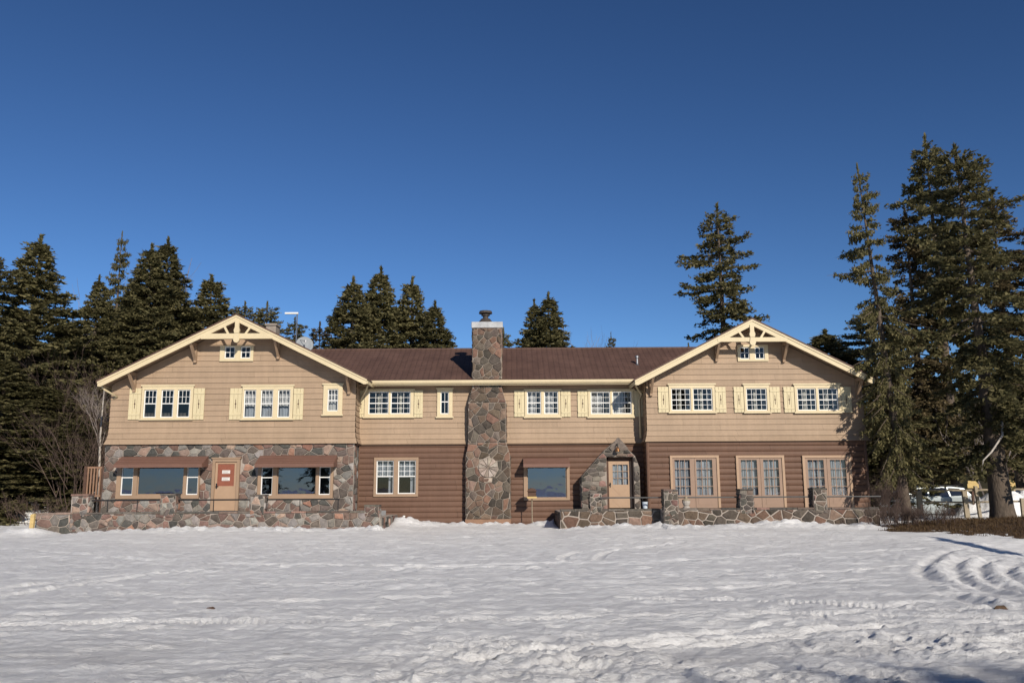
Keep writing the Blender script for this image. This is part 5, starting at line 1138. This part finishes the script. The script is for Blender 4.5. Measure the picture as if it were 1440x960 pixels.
# left timber side stair
wy=37.2; x0,x1,z0,z1=rng_px(117,655,146,701,wy); t=empty('wooden_stair',((x0+x1)/2,wy,0),'dark wooden side landing with slatted railing at the left end of the lodge','stair')
mb=MB(); mb.box(x0,x1,wy,wy+1.6,z0-.12,z0-.02)
for k_ in range(3): mb.box(x0-.3*(k_+1),x0-.3*k_-.005,wy+.1,wy+1.3,z0-.12-.2*(k_+1),z0-.07-.2*(k_+1))
mb.build('deck',M['brownwood'],t)
for xx in (x0,x1-.12):
    for yy in (wy,wy+1.45): mb=MB(); mb.box(xx,xx+.12,yy-.001,yy+.12,-.1,z1 if yy==wy else z1); mb.build('post',M['brownwood'],t)
mb=MB(); mb.box(x0+.12,x1-.12,wy+.03,wy+.09,z1-.1,z1-.02); mb.box(x0+.12,x1-.12,wy+.03,wy+.09,z0+.08,z0+.16); n=5
for i in range(n): xx=x0+.16+(x1-x0-.36)*i/(n-1); mb.box(xx-.03,xx+.03,wy+.035,wy+.085,z0+.161,z1-.101)
mb.build('railing',M['plinth'],t)
# marker post at far left
x0,x1,z0,z1=rng_px(40.5,723,46,751,YT-.6); mb=MB(); ym=YT-.6; zb0=-.2
mb.idx([(x0,ym,zb0),(x1,ym,zb0),(x1,ym+.11,zb0),(x0,ym+.11,zb0),(x0+.03,ym,z1),(x1+.03,ym,z1+.03),(x1+.03,ym+.11,z1+.03),(x0+.03,ym+.11,z1)],[(0,3,2,1),(4,5,6,7),(0,1,5,4),(1,2,6,5),(2,3,7,6),(3,0,4,7)])
tag(mb.build('marker_post',M['yellowwood']),'short yellowish wooden post standing in the snow at the far left','post')
# spotlight/bird feeder on a stake in front of the chimney's right
by=YM-1.0; bx_,bz_=at(748,694,by); zz=zg(bx_,by); t=empty('bird_feeder',(bx_,by,zz),'brown box shaped bird feeder on a thin pole in front of the big central window','bird feeder')
mb=MB(); mb.tube([(bx_,by,zz-.1),(bx_,by,bz_-.2)],.022,6); mb.build('pole',M['wood'],t)
mb=MB(); mb.box(bx_-.17,bx_+.17,by-.13,by+.13,bz_-.14,bz_+.1); mb.build('box',M['brownwood'],t,bevel=.01)
mb=MB(); mb.prism([(bx_-.21,bz_+.1),(bx_+.21,bz_+.1),(bx_+.13,bz_+.2),(bx_,bz_+.24),(bx_-.13,bz_+.2)],by-.2,by+.17); mb.build('roof',M['brownwood'],t,fix=True)
mb=MB(); mb.box(bx_-.20,bx_+.2,by-.2,by+.15,bz_-.18,bz_-.145); mb.box(bx_-.2,bx_+.2,by-.21,by-.2,bz_-.18,bz_-.11); mb.build('tray',M['yellowwood'],t)
# bucket on the entrance wall
byy=YT+1.0; px_,_=at(907,708,byy); t=empty('bucket',(px_,byy,TZR),'small blue and white bucket on the terrace beside the porch door','bucket')
mb=MB(); mb.lathe([(.085,0),(.115,.25),(.12,.26)],(px_,byy,TZR-.02),16); mb.build('pail',M['bluew'],t,smooth=False)
mb=MB(); mb.tube([(px_+.12*math.cos(a),byy,TZR+.24+.15*math.sin(a)) for a in [math.pi*i/8 for i in range(9)]],.007,5); mb.build('handle',M['black'],t)
# stone lantern ornament on right terrace wall
oy=YT+.17; ox_,_=at(965,706,oy); t=empty('garden_lantern',(ox_,oy,TZR),'pale knobbed stone lantern standing on the right terrace wall','ornament')
mb=MB(); mb.lathe([(.13,0),(.13,.04),(.09,.07),(.12,.12),(.15,.2),(.15,.26)],(ox_,oy,TZR+.015),12); mb.build('base',M['birch'],t)
mb=MB(); mb.lathe([(.16,.265),(.14,.30),(.06,.34),(.04,.36),(.055,.39),(.04,.42),(.01,.43)],(ox_,oy,TZR+.015),12); mb.build('lid',M['wood'],t,smooth=True)
# white pipe in the snow mound
wx_,wz_=at(568,727,YM-.5); mb=MB(); mb.lathe([(.04,-.6),(.04,.12),(.055,.12),(.055,.17),(.03,.175)],(wx_,YM-.5,wz_-.1),10); tag(mb.build('vent_pipe',M['white']),'short white vent pipe poking out of the snow mound by the brown log wall','pipe')
# bark chip lying on the snow
cx_,cy_=G(296,858); zc=float(snowz(np.array([cx_]),np.array([cy_]))[0]); mb=MB(); mb.idx([(cx_-.06,cy_-.03,zc),(cx_+.05,cy_-.02,zc),(cx_+.06,cy_+.03,zc),(cx_-.03,cy_+.04,zc),(cx_-.04,cy_-.01,zc+.02),(cx_+.03,cy_-.01,zc+.03),(cx_+.04,cy_+.02,zc+.02),(cx_-.02,cy_+.03,zc+.02)],[(0,3,2,1),(4,5,6,7),(0,1,5,4),(1,2,6,5),(2,3,7,6),(3,0,4,7)])
tag(mb.build('bark_chip',M['brownwood']),'small dark chip lying alone on the snow in the left foreground','bark')
cx_,cy_=G(1407,858); zc=float(snowz(np.array([cx_]),np.array([cy_]))[0]); mb=MB(); mb.idx([(cx_-.12,cy_-.05,zc-.02),(cx_+.1,cy_-.06,zc-.02),(cx_+.12,cy_+.06,zc-.02),(cx_-.08,cy_+.07,zc-.02),(cx_-.06,cy_-.02,zc+.06),(cx_+.05,cy_-.03,zc+.05),(cx_+.07,cy_+.03,zc+.06),(cx_-.03,cy_+.04,zc+.04)],[(0,3,2,1),(4,5,6,7),(0,1,5,4),(1,2,6,5),(2,3,7,6),(3,0,4,7)])
tag(mb.build('dirt_clod',M['soil']),'dark clod of earth on the snow below the curved ruts','clod')
# ================================================================== LIGHT
sd=Vector((math.sin(SUN_AZ)*math.cos(SUN_EL),-math.cos(SUN_AZ)*math.cos(SUN_EL),math.sin(SUN_EL)))
l=bpy.data.lights.new('sun','SUN'); l.energy=4.6; l.angle=R(.55); l.color=(1,.91,.78); lo=bpy.data.objects.new('sun',l); COL.objects.link(lo); lo.rotation_euler=sd.to_track_quat('Z','Y').to_euler()
w=bpy.data.worlds.new('World'); SC.world=w; w.use_nodes=True; nt=w.node_tree; bg=nt.nodes['Background']
sk=nt.nodes.new('ShaderNodeTexSky'); sk.sky_type='NISHITA'; sk.sun_disc=False; sk.sun_elevation=SUN_EL; sk.sun_rotation=math.pi-SUN_AZ
sk.altitude=1500; sk.air_density=1.0; sk.dust_density=.0; sk.ozone_density=4.0
hs_=nt.nodes.new('ShaderNodeHueSaturation'); hs_.inputs['Saturation'].default_value=1.02; gm_=nt.nodes.new('ShaderNodeGamma'); gm_.inputs[1].default_value=1.35
nt.links.new(sk.outputs[0],gm_.inputs[0]); nt.links.new(gm_.outputs[0],hs_.inputs['Color']); nt.links.new(hs_.outputs[0],bg.inputs[0]); bg.inputs[1].default_value=.043
SC.view_settings.view_transform='Standard'; SC.view_settings.look='None'; SC.view_settings.exposure=.18; SC.view_settings.gamma=1
SC.cycles.max_bounces=6; SC.cycles.transparent_max_bounces=8
SC.render.resolution_x=1024; SC.render.resolution_y=682
print('tris',sum(len(o.data.polygons) for o in bpy.data.objects if o.type=='MESH'))
